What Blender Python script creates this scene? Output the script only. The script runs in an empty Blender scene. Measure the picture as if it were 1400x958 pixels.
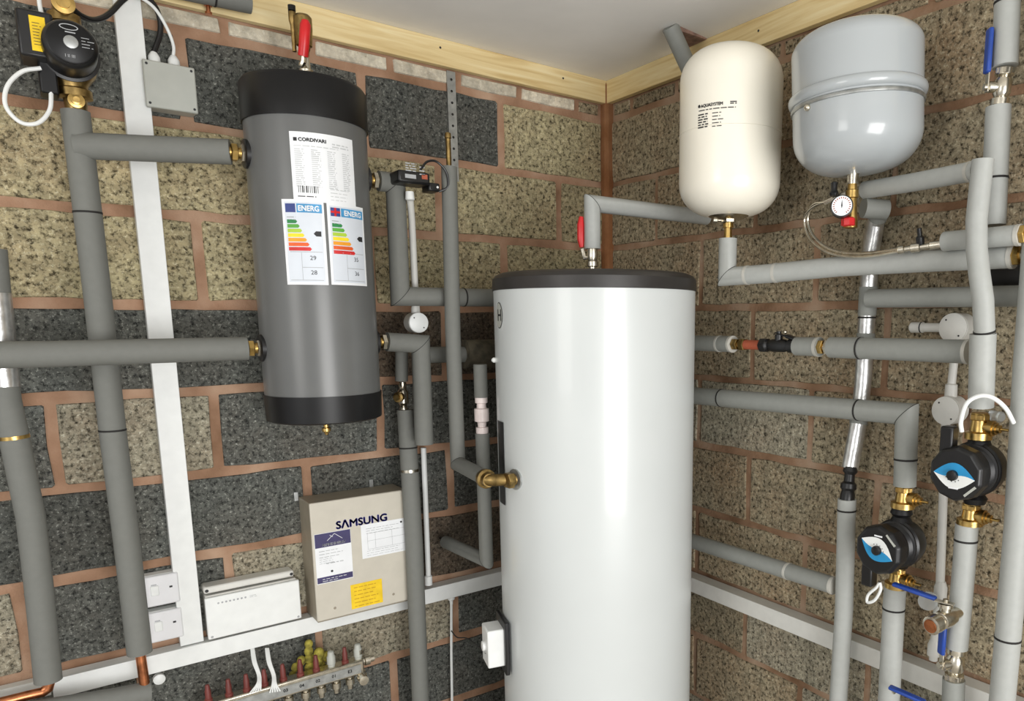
import bpy, bmesh, math, random
from mathutils import Vector as V, Matrix
random.seed(7)
PI = math.pi
SC = bpy.context.scene
COL = SC.collection
# ------------------------------------------------------------ camera
CAM = V((-1.6915, -2.2183, 1.5344)); F, CX, CY = 993.53, 858.13, 598.85
RT = V((0.778991, -0.627035, -0.000036)); DN = V((-0.100091, -0.124291, -0.987185)); FW = V((0.618995, 0.769012, -0.159582))
cd = bpy.data.cameras.new('camera'); cam = bpy.data.objects.new('camera', cd); COL.objects.link(cam)
m = Matrix((RT, -DN, -FW)).transposed().to_4x4(); m.translation = CAM; cam.matrix_world = m
cd.sensor_width = 36; cd.lens = F/1400*36; cd.shift_x = (700-CX)/1400; cd.shift_y = (CY-479)/1400; cd.clip_start = .02
SC.camera = cam
# ------------------------------------------------------------ world, light, exposure
w = bpy.data.worlds.new('daylight'); SC.world = w; w.use_nodes = True
w.node_tree.nodes['Background'].inputs[0].default_value = (.96, .98, 1, 1)
w.node_tree.nodes['Background'].inputs[1].default_value = .62
def area(name, loc, to, sx, sy, power, col):
    l = bpy.data.lights.new(name, 'AREA'); l.shape = 'RECTANGLE'; l.size = sx; l.size_y = sy; l.energy = power; l.color = col
    o = bpy.data.objects.new(name, l); COL.objects.link(o); o.location = loc
    o.rotation_euler = (V(to)-V(loc)).to_track_quat('-Z', 'Y').to_euler(); return o
area('doorway_daylight', (-1.5, -4.4, 1.0), (-.6, -.3, 1.55), 1.7, 1.9, 99, (1, .99, .975))
area('window_daylight', (-3.9, -1.9, 1.7), (-.3, -.6, 1.3), 1.0, 1.4, 20, (1, .98, .94))
vs = SC.view_settings; vs.view_transform = 'Standard'; vs.look = 'None'; vs.gamma = 1; vs.use_curve_mapping = False; vs.exposure = 0.0

# ------------------------------------------------------------ pixel -> point on a plane parallel to a wall (corner of the room is the origin)
def ray(x, y): return RT*((x-CX)/F) + DN*((y-CY)/F) + FW
def L(x, y, d): r = ray(x, y); return CAM + r*((-d-CAM.y)/r.y)
def R(x, y, d): r = ray(x, y); return CAM + r*((-d-CAM.x)/r.x)
def H(x, y, z): r = ray(x, y); return CAM + r*((z-CAM.z)/r.z)
def ZA(ax, x, y):
    r = ray(x, y); return CAM.z + r.z*math.hypot(ax[0]-CAM.x, ax[1]-CAM.y)/math.hypot(r.x, r.y)
def PR(P):
    q = P-CAM; z = q.dot(FW); return CX+F*q.dot(RT)/z, CY+F*q.dot(DN)/z
def CH(ax, rad, x, y):
    r = ray(x, y); o = V((CAM.x-ax[0], CAM.y-ax[1])); a = r.x**2+r.y**2; b = 2*(o.x*r.x+o.y*r.y); c = o.dot(o)-rad*rad
    t = (-b-math.sqrt(max(0, b*b-4*a*c)))/2/a; return CAM + r*t
X, Y, Z = V((1, 0, 0)), V((0, 1, 0)), V((0, 0, 1))
LW = (X, -Y); RW = (-Y, -X)          # (direction to the right along the wall, direction out of the wall)

# ------------------------------------------------------------ materials
def lin(c): return tuple(((v/255)/12.92 if v <= 10 else ((v/255+.055)/1.055)**2.4) for v in c) + (1,)
def nodes(name):
    mt = bpy.data.materials.new(name); mt.use_nodes = True; nt = mt.node_tree
    return mt, nt, nt.nodes['Principled BSDF'], lambda t, **k: (lambda n: [setattr(n, a, b) for a, b in k.items()] and n or n)(nt.nodes.new(t))
def ramp(nt, fac, stops):
    n = nt.nodes.new('ShaderNodeValToRGB'); nt.links.new(fac, n.inputs[0]); e = n.color_ramp.elements
    while len(e) < len(stops): e.new(.5)
    for i, (p, c) in enumerate(stops): e[i].position = p; e[i].color = c
    return n.outputs[0]
def simple(name, rgb, rough=.5, metal=0, noise=.06, nscale=30, bump=0, bscale=200, spec=.5, coat=0, object_space=False):
    mt, nt, b, N = nodes(name); c = lin(rgb)
    b.inputs['Roughness'].default_value = rough; b.inputs['Metallic'].default_value = metal
    b.inputs['Specular IOR Level'].default_value = spec; b.inputs['Coat Weight'].default_value = coat
    g = N('ShaderNodeNewGeometry'); n = N('ShaderNodeTexNoise'); n.inputs['Scale'].default_value = nscale; n.inputs['Detail'].default_value = 4
    nt.links.new(g.outputs['Position'], n.inputs['Vector'])
    lo = tuple(max(0, v*(1-noise*2.2)) for v in c[:3])+(1,); hi = tuple(min(1, v*(1+noise*2.2)) for v in c[:3])+(1,)
    nt.links.new(ramp(nt, n.outputs['Fac'], [(.3, lo), (.7, hi)]), b.inputs['Base Color'])
    if bump:
        n2 = N('ShaderNodeTexNoise'); n2.inputs['Scale'].default_value = bscale; nt.links.new(g.outputs['Position'], n2.inputs['Vector'])
        bp = N('ShaderNodeBump'); bp.inputs['Strength'].default_value = bump; bp.inputs['Distance'].default_value = .002
        nt.links.new(n2.outputs['Fac'], bp.inputs['Height']); nt.links.new(bp.outputs[0], b.inputs['Normal'])
    return mt
def block_mat(name, base, pit, speck, amount=.5, tint=(150, 110, 80), scale=95, bump=.8, speckle=.62, tintamt=.35):
    mt, nt, b, N = nodes(name); b.inputs['Roughness'].default_value = .93; b.inputs['Specular IOR Level'].default_value = .2
    g = N('ShaderNodeNewGeometry'); oi = N('ShaderNodeObjectInfo')
    def noise(s, d=2, r=.6):
        n = N('ShaderNodeTexNoise'); n.inputs['Scale'].default_value = s; n.inputs['Detail'].default_value = d; n.inputs['Roughness'].default_value = r
        nt.links.new(g.outputs['Position'], n.inputs['Vector']); return n.outputs['Fac']
    def mix(f, a, c):
        x = N('ShaderNodeMix', data_type='RGBA')
        (nt.links.new(f, x.inputs[0]) if not isinstance(f, float) else setattr(x.inputs[0], 'default_value', f))
        for s, v in ((6, a), (7, c)):
            (nt.links.new(v, x.inputs[s]) if not isinstance(v, tuple) else setattr(x.inputs[s], 'default_value', v))
        return x.outputs[2]
    fine = noise(scale, 5, .72); coarse = noise(scale*.38, 3, .6)
    pits = ramp(nt, fine, [(amount-.10, (1, 1, 1, 1)), (amount-.01, (.45, .45, .45, 1)), (amount+.06, (0, 0, 0, 1))])
    sp = ramp(nt, noise(scale*1.5, 4, .75), [(speckle-.09, (0, 0, 0, 1)), (speckle+.03, (1, 1, 1, 1))])
    tn = ramp(nt, noise(4, 6, .65), [(.42, (0, 0, 0, 1)), (.68, (tintamt,)*3+(1,))])
    cv = ramp(nt, coarse, [(.35, (.62, .62, .62, 1)), (.65, (1.0, 1.0, 1.0, 1))])
    c = mix(tn, lin(base), lin(tint)); c = mix(sp, c, lin(speck)); c = mix(pits, c, lin(pit))
    mu = N('ShaderNodeMix', data_type='RGBA', blend_type='MULTIPLY'); mu.inputs[0].default_value = 1; nt.links.new(c, mu.inputs[6]); nt.links.new(cv, mu.inputs[7]); c = mu.outputs[2]
    hv = N('ShaderNodeHueSaturation'); nt.links.new(c, hv.inputs['Color'])
    mr = N('ShaderNodeMapRange'); mr.inputs['To Min'].default_value = .84; mr.inputs['To Max'].default_value = 1.16
    nt.links.new(oi.outputs['Random'], mr.inputs['Value']); nt.links.new(mr.outputs[0], hv.inputs['Value'])
    nt.links.new(hv.outputs[0], b.inputs['Base Color'])
    bp = N('ShaderNodeBump'); bp.inputs['Strength'].default_value = bump; bp.inputs['Distance'].default_value = .004
    nt.links.new(fine, bp.inputs['Height']); nt.links.new(bp.outputs[0], b.inputs['Normal'])
    return mt
M = {}
M['blk_light'] = block_mat('light_aggregate_block', (188, 177, 140), (60, 52, 36), (226, 216, 182), .46, (184, 150, 116), 80)
M['blk_mid'] = block_mat('buff_aggregate_block', (164, 158, 138), (58, 53, 43), (206, 200, 180), .46, (150, 122, 98), 85)
M['blk_brown'] = block_mat('brown_aggregate_block', (166, 154, 128), (52, 45, 33), (208, 197, 170), .46, (162, 126, 92), 85, tintamt=.5)
M['blk_dark'] = block_mat('charcoal_block', (100, 102, 97), (36, 37, 36), (176, 177, 168), .46, (112, 102, 90), 90, speckle=.64, tintamt=.35)
M['blk_umber'] = block_mat('umber_block', (92, 84, 74), (36, 31, 25), (136, 126, 108), .46, (122, 94, 72), 90, tintamt=.6)
M['brick_cream'] = block_mat('cream_brick', (226, 218, 198), (170, 156, 130), (242, 236, 220), .36, (206, 184, 156), 90)
def mortar_mat(name, c1, c2, c3):
    mt, nt, b, N = nodes(name); b.inputs['Roughness'].default_value = .95; b.inputs['Specular IOR Level'].default_value = .15
    g = N('ShaderNodeNewGeometry'); n = N('ShaderNodeTexNoise'); n.inputs['Scale'].default_value = 7; n.inputs['Detail'].default_value = 6
    nt.links.new(g.outputs['Position'], n.inputs['Vector'])
    nt.links.new(ramp(nt, n.outputs['Fac'], [(.3, lin(c1)), (.5, lin(c2)), (.7, lin(c3))]), b.inputs['Base Color'])
    n2 = N('ShaderNodeTexNoise'); n2.inputs['Scale'].default_value = 110; n2.inputs['Detail'].default_value = 4; nt.links.new(g.outputs['Position'], n2.inputs['Vector'])
    bp = N('ShaderNodeBump'); bp.inputs['Strength'].default_value = .6; bp.inputs['Distance'].default_value = .004
    nt.links.new(n2.outputs['Fac'], bp.inputs['Height']); nt.links.new(bp.outputs[0], b.inputs['Normal']); return mt
M['mortar_l'] = mortar_mat('salmon_mortar', (128, 98, 76), (162, 128, 104), (186, 156, 132))
M['mortar_r'] = mortar_mat('rust_brown_mortar', (116, 88, 66), (150, 120, 96), (172, 148, 126))
M['mortar_c'] = mortar_mat('orange_corner_mortar', (120, 76, 46), (142, 98, 66), (158, 116, 84))
def wood_mat():
    mt, nt, b, N = nodes('pine'); b.inputs['Roughness'].default_value = .6
    g = N('ShaderNodeNewGeometry'); mp = N('ShaderNodeMapping'); mp.inputs['Scale'].default_value = (1.2, 1.2, 22)
    nt.links.new(g.outputs['Position'], mp.inputs[0]); n = N('ShaderNodeTexNoise'); n.inputs['Scale'].default_value = 2.2; n.inputs['Detail'].default_value = 6; n.inputs['Distortion'].default_value = .8
    nt.links.new(mp.outputs[0], n.inputs['Vector'])
    nt.links.new(ramp(nt, n.outputs['Fac'], [(.3, lin((206, 178, 122))), (.5, lin((228, 206, 154))), (.7, lin((238, 222, 178)))]), b.inputs['Base Color']); return mt
M['pine'] = wood_mat()
M['ceiling'] = simple('ceiling_board', (247, 245, 240), .9, noise=.02, nscale=4)
M['concrete'] = simple('concrete_floor', (196, 192, 184), .9, noise=.15, nscale=6, bump=.3)
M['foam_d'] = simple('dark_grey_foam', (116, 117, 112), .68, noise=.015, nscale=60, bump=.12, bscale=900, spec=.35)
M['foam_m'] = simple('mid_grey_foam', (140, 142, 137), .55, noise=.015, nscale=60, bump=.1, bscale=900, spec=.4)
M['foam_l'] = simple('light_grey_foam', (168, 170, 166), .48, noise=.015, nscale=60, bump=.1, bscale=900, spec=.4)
M['foam_b'] = simple('brown_grey_wrap', (82, 76, 62), .85, noise=.2, nscale=40, bump=.6, bscale=120)
M['foil'] = simple('aluminium_foil_tape', (212, 212, 210), .3, .85, noise=.08, nscale=50, bump=.5, bscale=60)
M['foamcut'] = simple('pale_foam_edge', (182, 180, 172), .6)
M['black'] = simple('black_plastic', (22, 22, 23), .35, spec=.5)
M['blackmat'] = simple('matt_black_rubber', (16, 16, 17), .4, spec=.35)
M['maroon'] = simple('maroon_plastic', (112, 52, 46), .5)
M['lid'] = simple('black_lid', (48, 45, 43), .42, spec=.5)
M['gap'] = simple('dark_joint', (34, 32, 30), .8)
M['white'] = simple('white_plastic', (232, 234, 232), .4, noise=.015)
M['whitegrey'] = simple('off_white_plastic', (214, 213, 207), .42, noise=.02)
M['spur'] = simple('white_faceplate', (226, 226, 228), .3, noise=.01)
M['tank'] = simple('tank_off_white', (207, 211, 210), .3, noise=.012, nscale=3, coat=.15)
M['cream'] = simple('cream_enamel', (246, 241, 226), .3, noise=.012, nscale=5, coat=.3)
M['vgrey'] = simple('grey_enamel', (172, 177, 179), .24, noise=.012, nscale=5, coat=.4)
M['bufgrey'] = simple('dark_grey_jacket', (100, 101, 100), .3, noise=.03, nscale=8)
M['brass'] = simple('brass', (196, 164, 100), .3, 1, noise=.12, nscale=60)
M['brassd'] = simple('aged_brass', (150, 126, 80), .38, 1, noise=.2, nscale=60)
M['copper'] = simple('copper', (190, 122, 84), .3, 1, noise=.15, nscale=50)
M['nickel'] = simple('nickel', (205, 198, 182), .26, 1, noise=.08, nscale=60)
M['steel'] = simple('galvanised_steel', (170, 172, 170), .4, .8, noise=.1, nscale=50)
M['red'] = simple('red_plastic', (205, 30, 34), .35)
M['blue'] = simple('blue_plastic', (30, 66, 150), .35)
M['rust'] = simple('red_oxide_pipe', (166, 84, 58), .55)
M['jbox'] = simple('grey_enclosure', (178, 180, 172), .45, noise=.015)
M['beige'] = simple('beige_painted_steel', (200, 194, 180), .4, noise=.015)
M['beige_shaded'] = simple('beige_steel_shade_tone', (150, 141, 124), .5, noise=.03)  # darker copy of the beige steel, shade of the box side put into colour
M['navy'] = simple('navy_ink', (44, 44, 140), .5)
M['purple'] = simple('purple_ink', (58, 52, 96), .5)
M['paper'] = simple('white_paper', (236, 238, 240), .5, noise=.01)
M['paper_b'] = simple('bluish_paper', (214, 220, 228), .45, noise=.01)
M['ink'] = simple('black_ink', (40, 40, 42), .6)
M['inkgrey'] = simple('grey_ink', (168, 170, 172), .6)
M['inklite'] = simple('pale_grey_ink', (202, 204, 206), .6)
M['yellow'] = simple('yellow_label', (244, 204, 22), .5)
M['amber'] = simple('amber_ink', (204, 160, 10), .5)
M['skyblue'] = simple('blue_ink', (70, 150, 200), .5)
M['cyan'] = simple('blue_dial', (40, 142, 196), .35)
M['eu'] = simple('eu_blue_ink', (52, 66, 130), .5)
for i, c in enumerate([(40, 130, 70), (90, 165, 60), (170, 200, 60), (245, 215, 40), (240, 160, 40), (225, 95, 40), (205, 45, 45)]): M['e%d' % i] = simple('energy_band_ink', c, .5)
M['foamyel'] = simple('yellow_expanding_foam', (150, 140, 58), .85, noise=.3, nscale=60, bump=.8, bscale=80)
M['pinkwhite'] = simple('pinkish_white_plastic', (226, 212, 208), .35)
M['clay'] = simple('pink_brown_filler', (140, 112, 100), .8, noise=.2)
def glass():
    mt, nt, b, N = nodes('clear_plastic'); b.inputs['Base Color'].default_value = (.9, .93, .93, 1); b.inputs['Roughness'].default_value = .15
    b.inputs['Transmission Weight'].default_value = .65; b.inputs['IOR'].default_value = 1.4; return mt
M['clear'] = glass()

# ------------------------------------------------------------ mesh building
def perp(d):
    a = Z if abs(d.z) < .9 else X
    u = d.cross(a).normalized(); return u, u.cross(d).normalized()
class MB:
    def __init__(s): s.v = []; s.f = []
    def add(s, vs, fs):
        n = len(s.v); s.v += [V(p) for p in vs]; s.f += [tuple(i+n for i in f) for f in fs]; return s
    def box(s, c, ax, ay, az, hx, hy, hz):
        c = V(c); vs = [c+ax*hx*i+ay*hy*j+az*hz*k for k in (-1, 1) for j in (-1, 1) for i in (-1, 1)]
        if ax.cross(ay).dot(az) > 0: fs = [(0, 2, 3, 1), (4, 5, 7, 6), (0, 1, 5, 4), (2, 6, 7, 3), (0, 4, 6, 2), (1, 3, 7, 5)]
        else: fs = [(1, 3, 2, 0), (6, 7, 5, 4), (4, 5, 1, 0), (3, 7, 6, 2), (2, 6, 4, 0), (5, 7, 3, 1)]
        return s.add(vs, fs)
    def wbox(s, W, a0, a1, z0, z1, d0, d1):     # box against a wall: a along the wall (x on the left wall, -y on the right)
        r, o = W; c = r*((a0+a1)/2) + Z*((z0+z1)/2) + o*((d0+d1)/2)
        return s.box(c, r, o, Z, abs(a1-a0)/2, abs(d1-d0)/2, abs(z1-z0)/2)
    def tube(s, pts, r, seg=20, cap=True, phase=0):
        pts = [V(p) for p in pts]; n = len(pts); rs = r if isinstance(r, (list, tuple)) else [r]*n
        d = (pts[1]-pts[0]).normalized(); u, w = perp(d); base = len(s.v); vs = []
        for i, p in enumerate(pts):
            din = (pts[i]-pts[i-1]).normalized() if i else d
            dout = (pts[i+1]-pts[i]).normalized() if i < n-1 else din
            if i:
                q = d.rotation_difference(din); u = q @ u; w = q @ w; d = din
            nn = (din+dout)
            nn = nn.normalized() if nn.length > 1e-6 else din
            for k in range(seg):
                a = 2*PI*(k+phase)/seg; o = (u*math.cos(a)+w*math.sin(a))*rs[i]
                t = -o.dot(nn)/max(.25, din.dot(nn)); vs.append(p+o+din*t)
        fs = [(i*seg+k, i*seg+(k+1) % seg, (i+1)*seg+(k+1) % seg, (i+1)*seg+k) for i in range(n-1) for k in range(seg)]
        if cap: fs += [tuple(range(seg))[::-1], tuple((n-1)*seg+k for k in range(seg))]
        return s.add(vs, fs)
    def lathe(s, A, d, prof, seg=24, phase=0):   # prof: (distance along d, radius)
        A = V(A); d = V(d).normalized(); u, w = perp(d); vs = []; n = len(prof)
        for t, r in prof:
            for k in range(seg):
                a = 2*PI*(k+phase)/seg; vs.append(A+d*t+(u*math.cos(a)+w*math.sin(a))*max(r, 1e-4))
        fs = [(i*seg+k, i*seg+(k+1) % seg, (i+1)*seg+(k+1) % seg, (i+1)*seg+k) for i in range(n-1) for k in range(seg)]
        fs += [tuple(range(seg))[::-1], tuple((n-1)*seg+k for k in range(seg))]
        return s.add(vs, fs)
    def prism(s, poly, o, u, w, n, t):           # polygon (a,b) in frame u,w extruded t along n
        P = [o+u*a+w*b for a, b in poly]; k = len(P)
        return s.add(P+[p+n*t for p in P], [tuple(range(k))[::-1], tuple(range(k, 2*k))]+[(i, (i+1) % k, k+(i+1) % k, k+i) for i in range(k)])
    def sphere(s, c, r, seg=12, rings=8, sx=1, sy=1, sz=1):
        c = V(c); vs = [c+V((0, 0, r*sz))]
        for i in range(1, rings):
            for k in range(seg): a = PI*i/rings; b = 2*PI*k/seg; vs.append(c+V((r*sx*math.sin(a)*math.cos(b), r*sy*math.sin(a)*math.sin(b), r*sz*math.cos(a))))
        vs.append(c-V((0, 0, r*sz))); e = len(vs)-1
        fs = [(0, 1+k, 1+(k+1) % seg) for k in range(seg)]
        fs += [(1+i*seg+k, 1+(i+1)*seg+k, 1+(i+1)*seg+(k+1) % seg, 1+i*seg+(k+1) % seg) for i in range(rings-2) for k in range(seg)]
        fs += [(1+(rings-2)*seg+k, e, 1+(rings-2)*seg+(k+1) % seg) for k in range(seg)]
        return s.add(vs, fs)
    def grid(s, fn, u0, u1, v0, v1, nu=1, nv=1):
        vs = [fn(u0+(u1-u0)*i/nu, v0+(v1-v0)*j/nv) for j in range(nv+1) for i in range(nu+1)]
        return s.add(vs, [(j*(nu+1)+i, j*(nu+1)+i+1, (j+1)*(nu+1)+i+1, (j+1)*(nu+1)+i) for j in range(nv) for i in range(nu)])
    def build(s, name, mat, parent=None, bevel=0, smooth=True, angle=35, fix=True):
        loc = root_loc(parent) if parent else (sum(s.v, V())/len(s.v))
        me = bpy.data.meshes.new(name); me.from_pydata([p-loc for p in s.v], [], s.f)
        if fix:
            b = bmesh.new(); b.from_mesh(me); bmesh.ops.recalc_face_normals(b, faces=b.faces); b.to_mesh(me); b.free()
        me.materials.append(M[mat]); me.polygons.foreach_set('use_smooth', [smooth]*len(me.polygons))
        if smooth: me.set_sharp_from_angle(angle=math.radians(angle))
        o = bpy.data.objects.new(name, me); COL.objects.link(o)
        if parent: o.parent = parent
        else: o.location = loc
        if bevel:
            md = o.modifiers.new('bevel', 'BEVEL'); md.width = bevel; md.segments = 2; md.limit_method = 'ANGLE'
        return o
def root_loc(o):
    while o.parent: o = o.parent
    return o.location.copy()
def thing(name, label, cat, loc, group=None):
    o = bpy.data.objects.new(name, None); COL.objects.link(o); o.location = V(loc); o.empty_display_size = .02
    o['label'] = label; o['category'] = cat
    if group: o['group'] = group
    return o
def tag(o, label, cat, group=None):
    o['label'] = label; o['category'] = cat
    if group: o['group'] = group
    return o
def struct(o): o['kind'] = 'structure'; return o
def spline(pts, n=8):
    pts = [V(p) for p in pts]; P = [pts[0]*2-pts[1]]+pts+[pts[-1]*2-pts[-2]]; out = []
    for i in range(1, len(P)-2):
        for k in range(n):
            t = k/n; a, b, c, d = P[i-1:i+3]
            out.append(.5*((2*b)+(c-a)*t+(2*a-5*b+4*c-d)*t*t+(3*b-a-3*c+d)*t**3))
    return out+[pts[-1]]
def text_shape(s, h, bold=0, italic=0, sx=1):
    cu = bpy.data.curves.new('t', 'FONT'); cu.body = s; cu.size = h/.7; cu.offset = bold; cu.shear = italic; cu.resolution_u = 3
    ob = bpy.data.objects.new('t', cu); COL.objects.link(ob); me = ob.to_mesh()
    vs = [(v.co.x*sx, v.co.y) for v in me.vertices]; fs = [tuple(p.vertices) for p in me.polygons]
    ob.to_mesh_clear(); bpy.data.objects.remove(ob); bpy.data.curves.remove(cu)
    x0 = min((v[0] for v in vs), default=0)
    return [(a-x0, b) for a, b in vs], fs
def text(mb, s, h, fn, u, v, bold=0, width=None, italic=0):
    vs, fs = text_shape(s, h, 0, italic); wd = max(a for a, b in vs); k = (width/wd) if width else 1
    for du, dv in (((0, 0), (bold, 0), (-bold, 0), (0, bold), (0, -bold)) if bold else ((0, 0),)):
        mb.add([fn(u+a*k+du, v+b+dv) for a, b in vs], fs)

# ------------------------------------------------------------ setting: walls of blocks, ceiling, battens, floor
def block(W, a0, a1, z0, z1, mat, wall, name='concrete_block', rough=.0032, proud=.0):
    r, o = W; pts = []; nx = max(3, int((a1-a0)/.06)); nz = max(2, int((z1-z0)/.06)); c = .004
    rng = lambda s: random.uniform(-s, s)
    for i in range(nx): pts.append((a0+c+(a1-a0-2*c)*i/(nx-1), z0+rng(rough)))
    for i in range(nz): pts.append((a1+rng(rough), z0+c+(z1-z0-2*c)*i/max(1, nz-1)))
    for i in range(nx): pts.append((a1-c-(a1-a0-2*c)*i/(nx-1), z1+rng(rough)))
    for i in range(nz): pts.append((a0+rng(rough), z1-c-(z1-z0-2*c)*i/max(1, nz-1)))
    ac, zc = (a0+a1)/2, (z0+z1)/2; n = len(pts); e = .004
    fr = [r*(a-e*(1 if a > ac else -1)*(abs(a-ac) > (a1-ac)*.9))+Z*(z-e*(1 if z > zc else -1)*(abs(z-zc) > (z1-zc)*.85))+o*(proud+rng(.0006)) for a, z in pts]
    bk = [r*a+Z*z-o*.009 for a, z in pts]
    mb = MB(); mb.add(fr+bk+[r*ac+Z*zc+o*proud], [(n*2, i, (i+1) % n) for i in range(n)]+[(i, n+i, n+(i+1) % n, (i+1) % n) for i in range(n)])
    mb.build(name, mat, wall, smooth=False)
wl = struct(MB().wbox(LW, -3.0, .1, 0, 2.378, -.1, -.0045).build('wall_left', 'mortar_l', smooth=False))
wr = struct(MB().wbox(RW, .0, 2.9, 0, 2.378, -.1, -.0045).build('wall_right', 'mortar_r', smooth=False))
CL = {1: 'Lddddd', 2: 'lLLLLll', 3: 'LLlLLL', 4: 'uuudduu', 5: 'ddDmdu', 6: 'udddddd', 7: 'mumdmu', 8: 'ddmdddd', 9: 'ddddmd', 10: 'uddmddd'}
CMAT = {'L': 'blk_light', 'l': 'blk_light', 'd': 'blk_dark', 'D': 'blk_dark', 'm': 'blk_mid', 'u': 'blk_umber', 'b': 'blk_brown'}
CR = {1: 'bbbbbb', 2: 'bbbbbbb', 3: 'bbbbbb', 4: 'bbbbbbb', 5: 'mmbbbb', 6: 'bbbbbbb', 7: 'bbbbbb', 8: 'bbmmbbb', 9: 'bbmmmb', 10: 'bmbmbmb'}
G = .0102
for W, wall, s0, par, rows, end in ((LW, wl, .2143, 1, CL, 2.9), (RW, wr, .2695, 0, CR, 2.8)):
    G = .0102 if W is LW else .0078
    for k in range(1, 11):
        zt = 2.25-.225*(k-1); zb = zt-.225
        first = s0 + (.225 if k % 2 == 1 else 0)
        js = [0.0]; a = first
        while a < end: js.append(a); a += .45
        if W is LW and k == 5: js[4] = 1.684
        for i in range(len(js)-1):
            a0 = js[i]+(G if i else .026); a1 = js[i+1]-G; jt = random.uniform(-.002, .002)
            aa = (-a1, -a0) if W is LW else (a0, a1)
            code = rows[k][min(i, len(rows[k])-1)]
            block(W, aa[0], aa[1], zb+G+jt, zt-G+jt, CMAT[code], wall)
    a = .03; k = 0
    thin = [.135, .366, .585, .801, 1.021, 1.238, 1.455, 1.67, 1.89, 2.1]
    prev = .03
    for k, j in enumerate(thin):
        aa = (-j+.008, -prev-.008) if W is LW else (prev+.008, j-.008)
        cm = ('blk_brown' if k == 0 else 'brick_cream') if W is LW else 'blk_brown'
        block(W, aa[0], aa[1], 2.259, 2.2985, cm, wall, 'brick', .002); prev = j
tm = MB().box((-.005, -.005, 1.19), X, Y, Z, .023, .023, 1.185).build('trim_3', 'mortar_c', smooth=False, bevel=.012); struct(tm)
struct(MB().box((-1.4, -1.3, 2.40), X, Y, Z, 1.7, 1.65, .022).build('ceiling', 'ceiling', smooth=False))
struct(MB().box((-1.4, -1.3, -.03), X, Y, Z, 1.7, 1.65, .03).build('floor', 'concrete', smooth=False))
t1 = struct(MB().wbox(LW, -2.9, -.001, 2.301, 2.3775, .0005, .022).build('trim_1', 'pine', smooth=False, bevel=.0015))
t2 = struct(MB().wbox(RW, .0225, 2.8, 2.301, 2.3775, .0005, .022).build('trim_2', 'pine', smooth=False, bevel=.0015))
for x, y in ((602, 65), (770, 107), (402, 16)): P = L(x, y, .022); MB().lathe(P, -Y, [(0, .0035), (.001, .003)], 10).build('screw', 'ink', t1)
for x, y in ((1037, 42),): P = R(x, y, .022); MB().lathe(P, -X, [(0, .0035), (.001, .003)], 10).build('screw', 'ink', t2)

# ------------------------------------------------------------ pipes
def near(pts, x, y):
    best = None
    for i in range(len(pts)-1):
        for k in range(81):
            p = pts[i].lerp(pts[i+1], k/80); q = PR(p); e = (q[0]-x)**2+(q[1]-y)**2
            if best is None or e < best[0]: best = (e, p, (pts[i+1]-pts[i]).normalized(), i)
    return best[1], best[2], best[3]
def pipe(label, pts, r, mat='foam_l', rings=(), foil=(), name='insulated_pipe', cat='pipe', seg=22, part='foam_sleeve', mitres=True, root=None):
    pts = [V(p) for p in pts]; t = root or thing(name, label, cat, min(pts, key=lambda p: p.z))
    MB().tube(pts, r, seg).build(part, mat, t, angle=30)
    for x, y, m_ in rings:
        p, d, i = near(pts, x, y); wd = .0022 if m_ == 'gap' else .004
        MB().lathe(p-d*wd, d, [(0, r*.98), (0, r+.0010), (wd*2, r+.0010), (wd*2, r*.98)], seg).build('joint_band', m_, t)
    for (x0, y0, x1, y1, m_) in foil:
        a, d, i = near(pts, x0, y0); b, d2, j = near(pts, x1, y1)
        q = [a]+[pts[k] for k in range(i+1, j+1)]+[b]
        MB().tube(q, r+.0012, seg).build('tape_wrap', m_, t, angle=30)
    if mitres and len(pts) > 2:
        for i in range(1, len(pts)-1):
            d1 = (pts[i]-pts[i-1]).normalized(); d2 = (pts[i+1]-pts[i]).normalized()
            if d1.angle(d2) > .9:      # dark line where two sleeves meet at a mitred elbow
                nn = (d1+d2).normalized(); u, w_ = perp(nn); ring = []
                u1, w1 = perp(d1); vs = []
                for s_ in (-.0007, .0007):
                    for k in range(seg):
                        a = 2*PI*k/seg; o = (u1*math.cos(a)+w1*math.sin(a))*(r+.0006); vs.append(pts[i]+nn*s_+o-d1*(o.dot(nn)/d1.dot(nn)))
                MB().add(vs, [(k, (k+1) % seg, seg+(k+1) % seg, seg+k) for k in range(seg)]).build('joint_band', 'gap', t)
    return t
def fitting(t, name, P, d, prof, mat, seg=20, phase=0): return MB().lathe(P, d, prof, seg, phase).build(name, mat, t, angle=30)
def hexnut(t, P, d, ln, r, mat='brass', name='nut'): return MB().lathe(P, d, [(0, r*.9), (ln*.12, r), (ln*.88, r), (ln, r*.9)], 6).build(name, mat, t, smooth=False)
def compression(label, A, B, r, mat='brass', name='compression_fitting'):
    A = V(A); B = V(B); d = (B-A).normalized(); l = (B-A).length; t = thing(name, label, 'pipe fitting', A)
    MB().lathe(A, d, [(0, r*.6), (l*.5, r*.62), (l, r*.6)], 18).build('body', mat, t)
    hexnut(t, A+d*l*.08, d, l*.34, r, mat); hexnut(t, A+d*l*.56, d, l*.32, r*1.05, 'nickel' if mat == 'brass' else mat)
    return t
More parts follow.
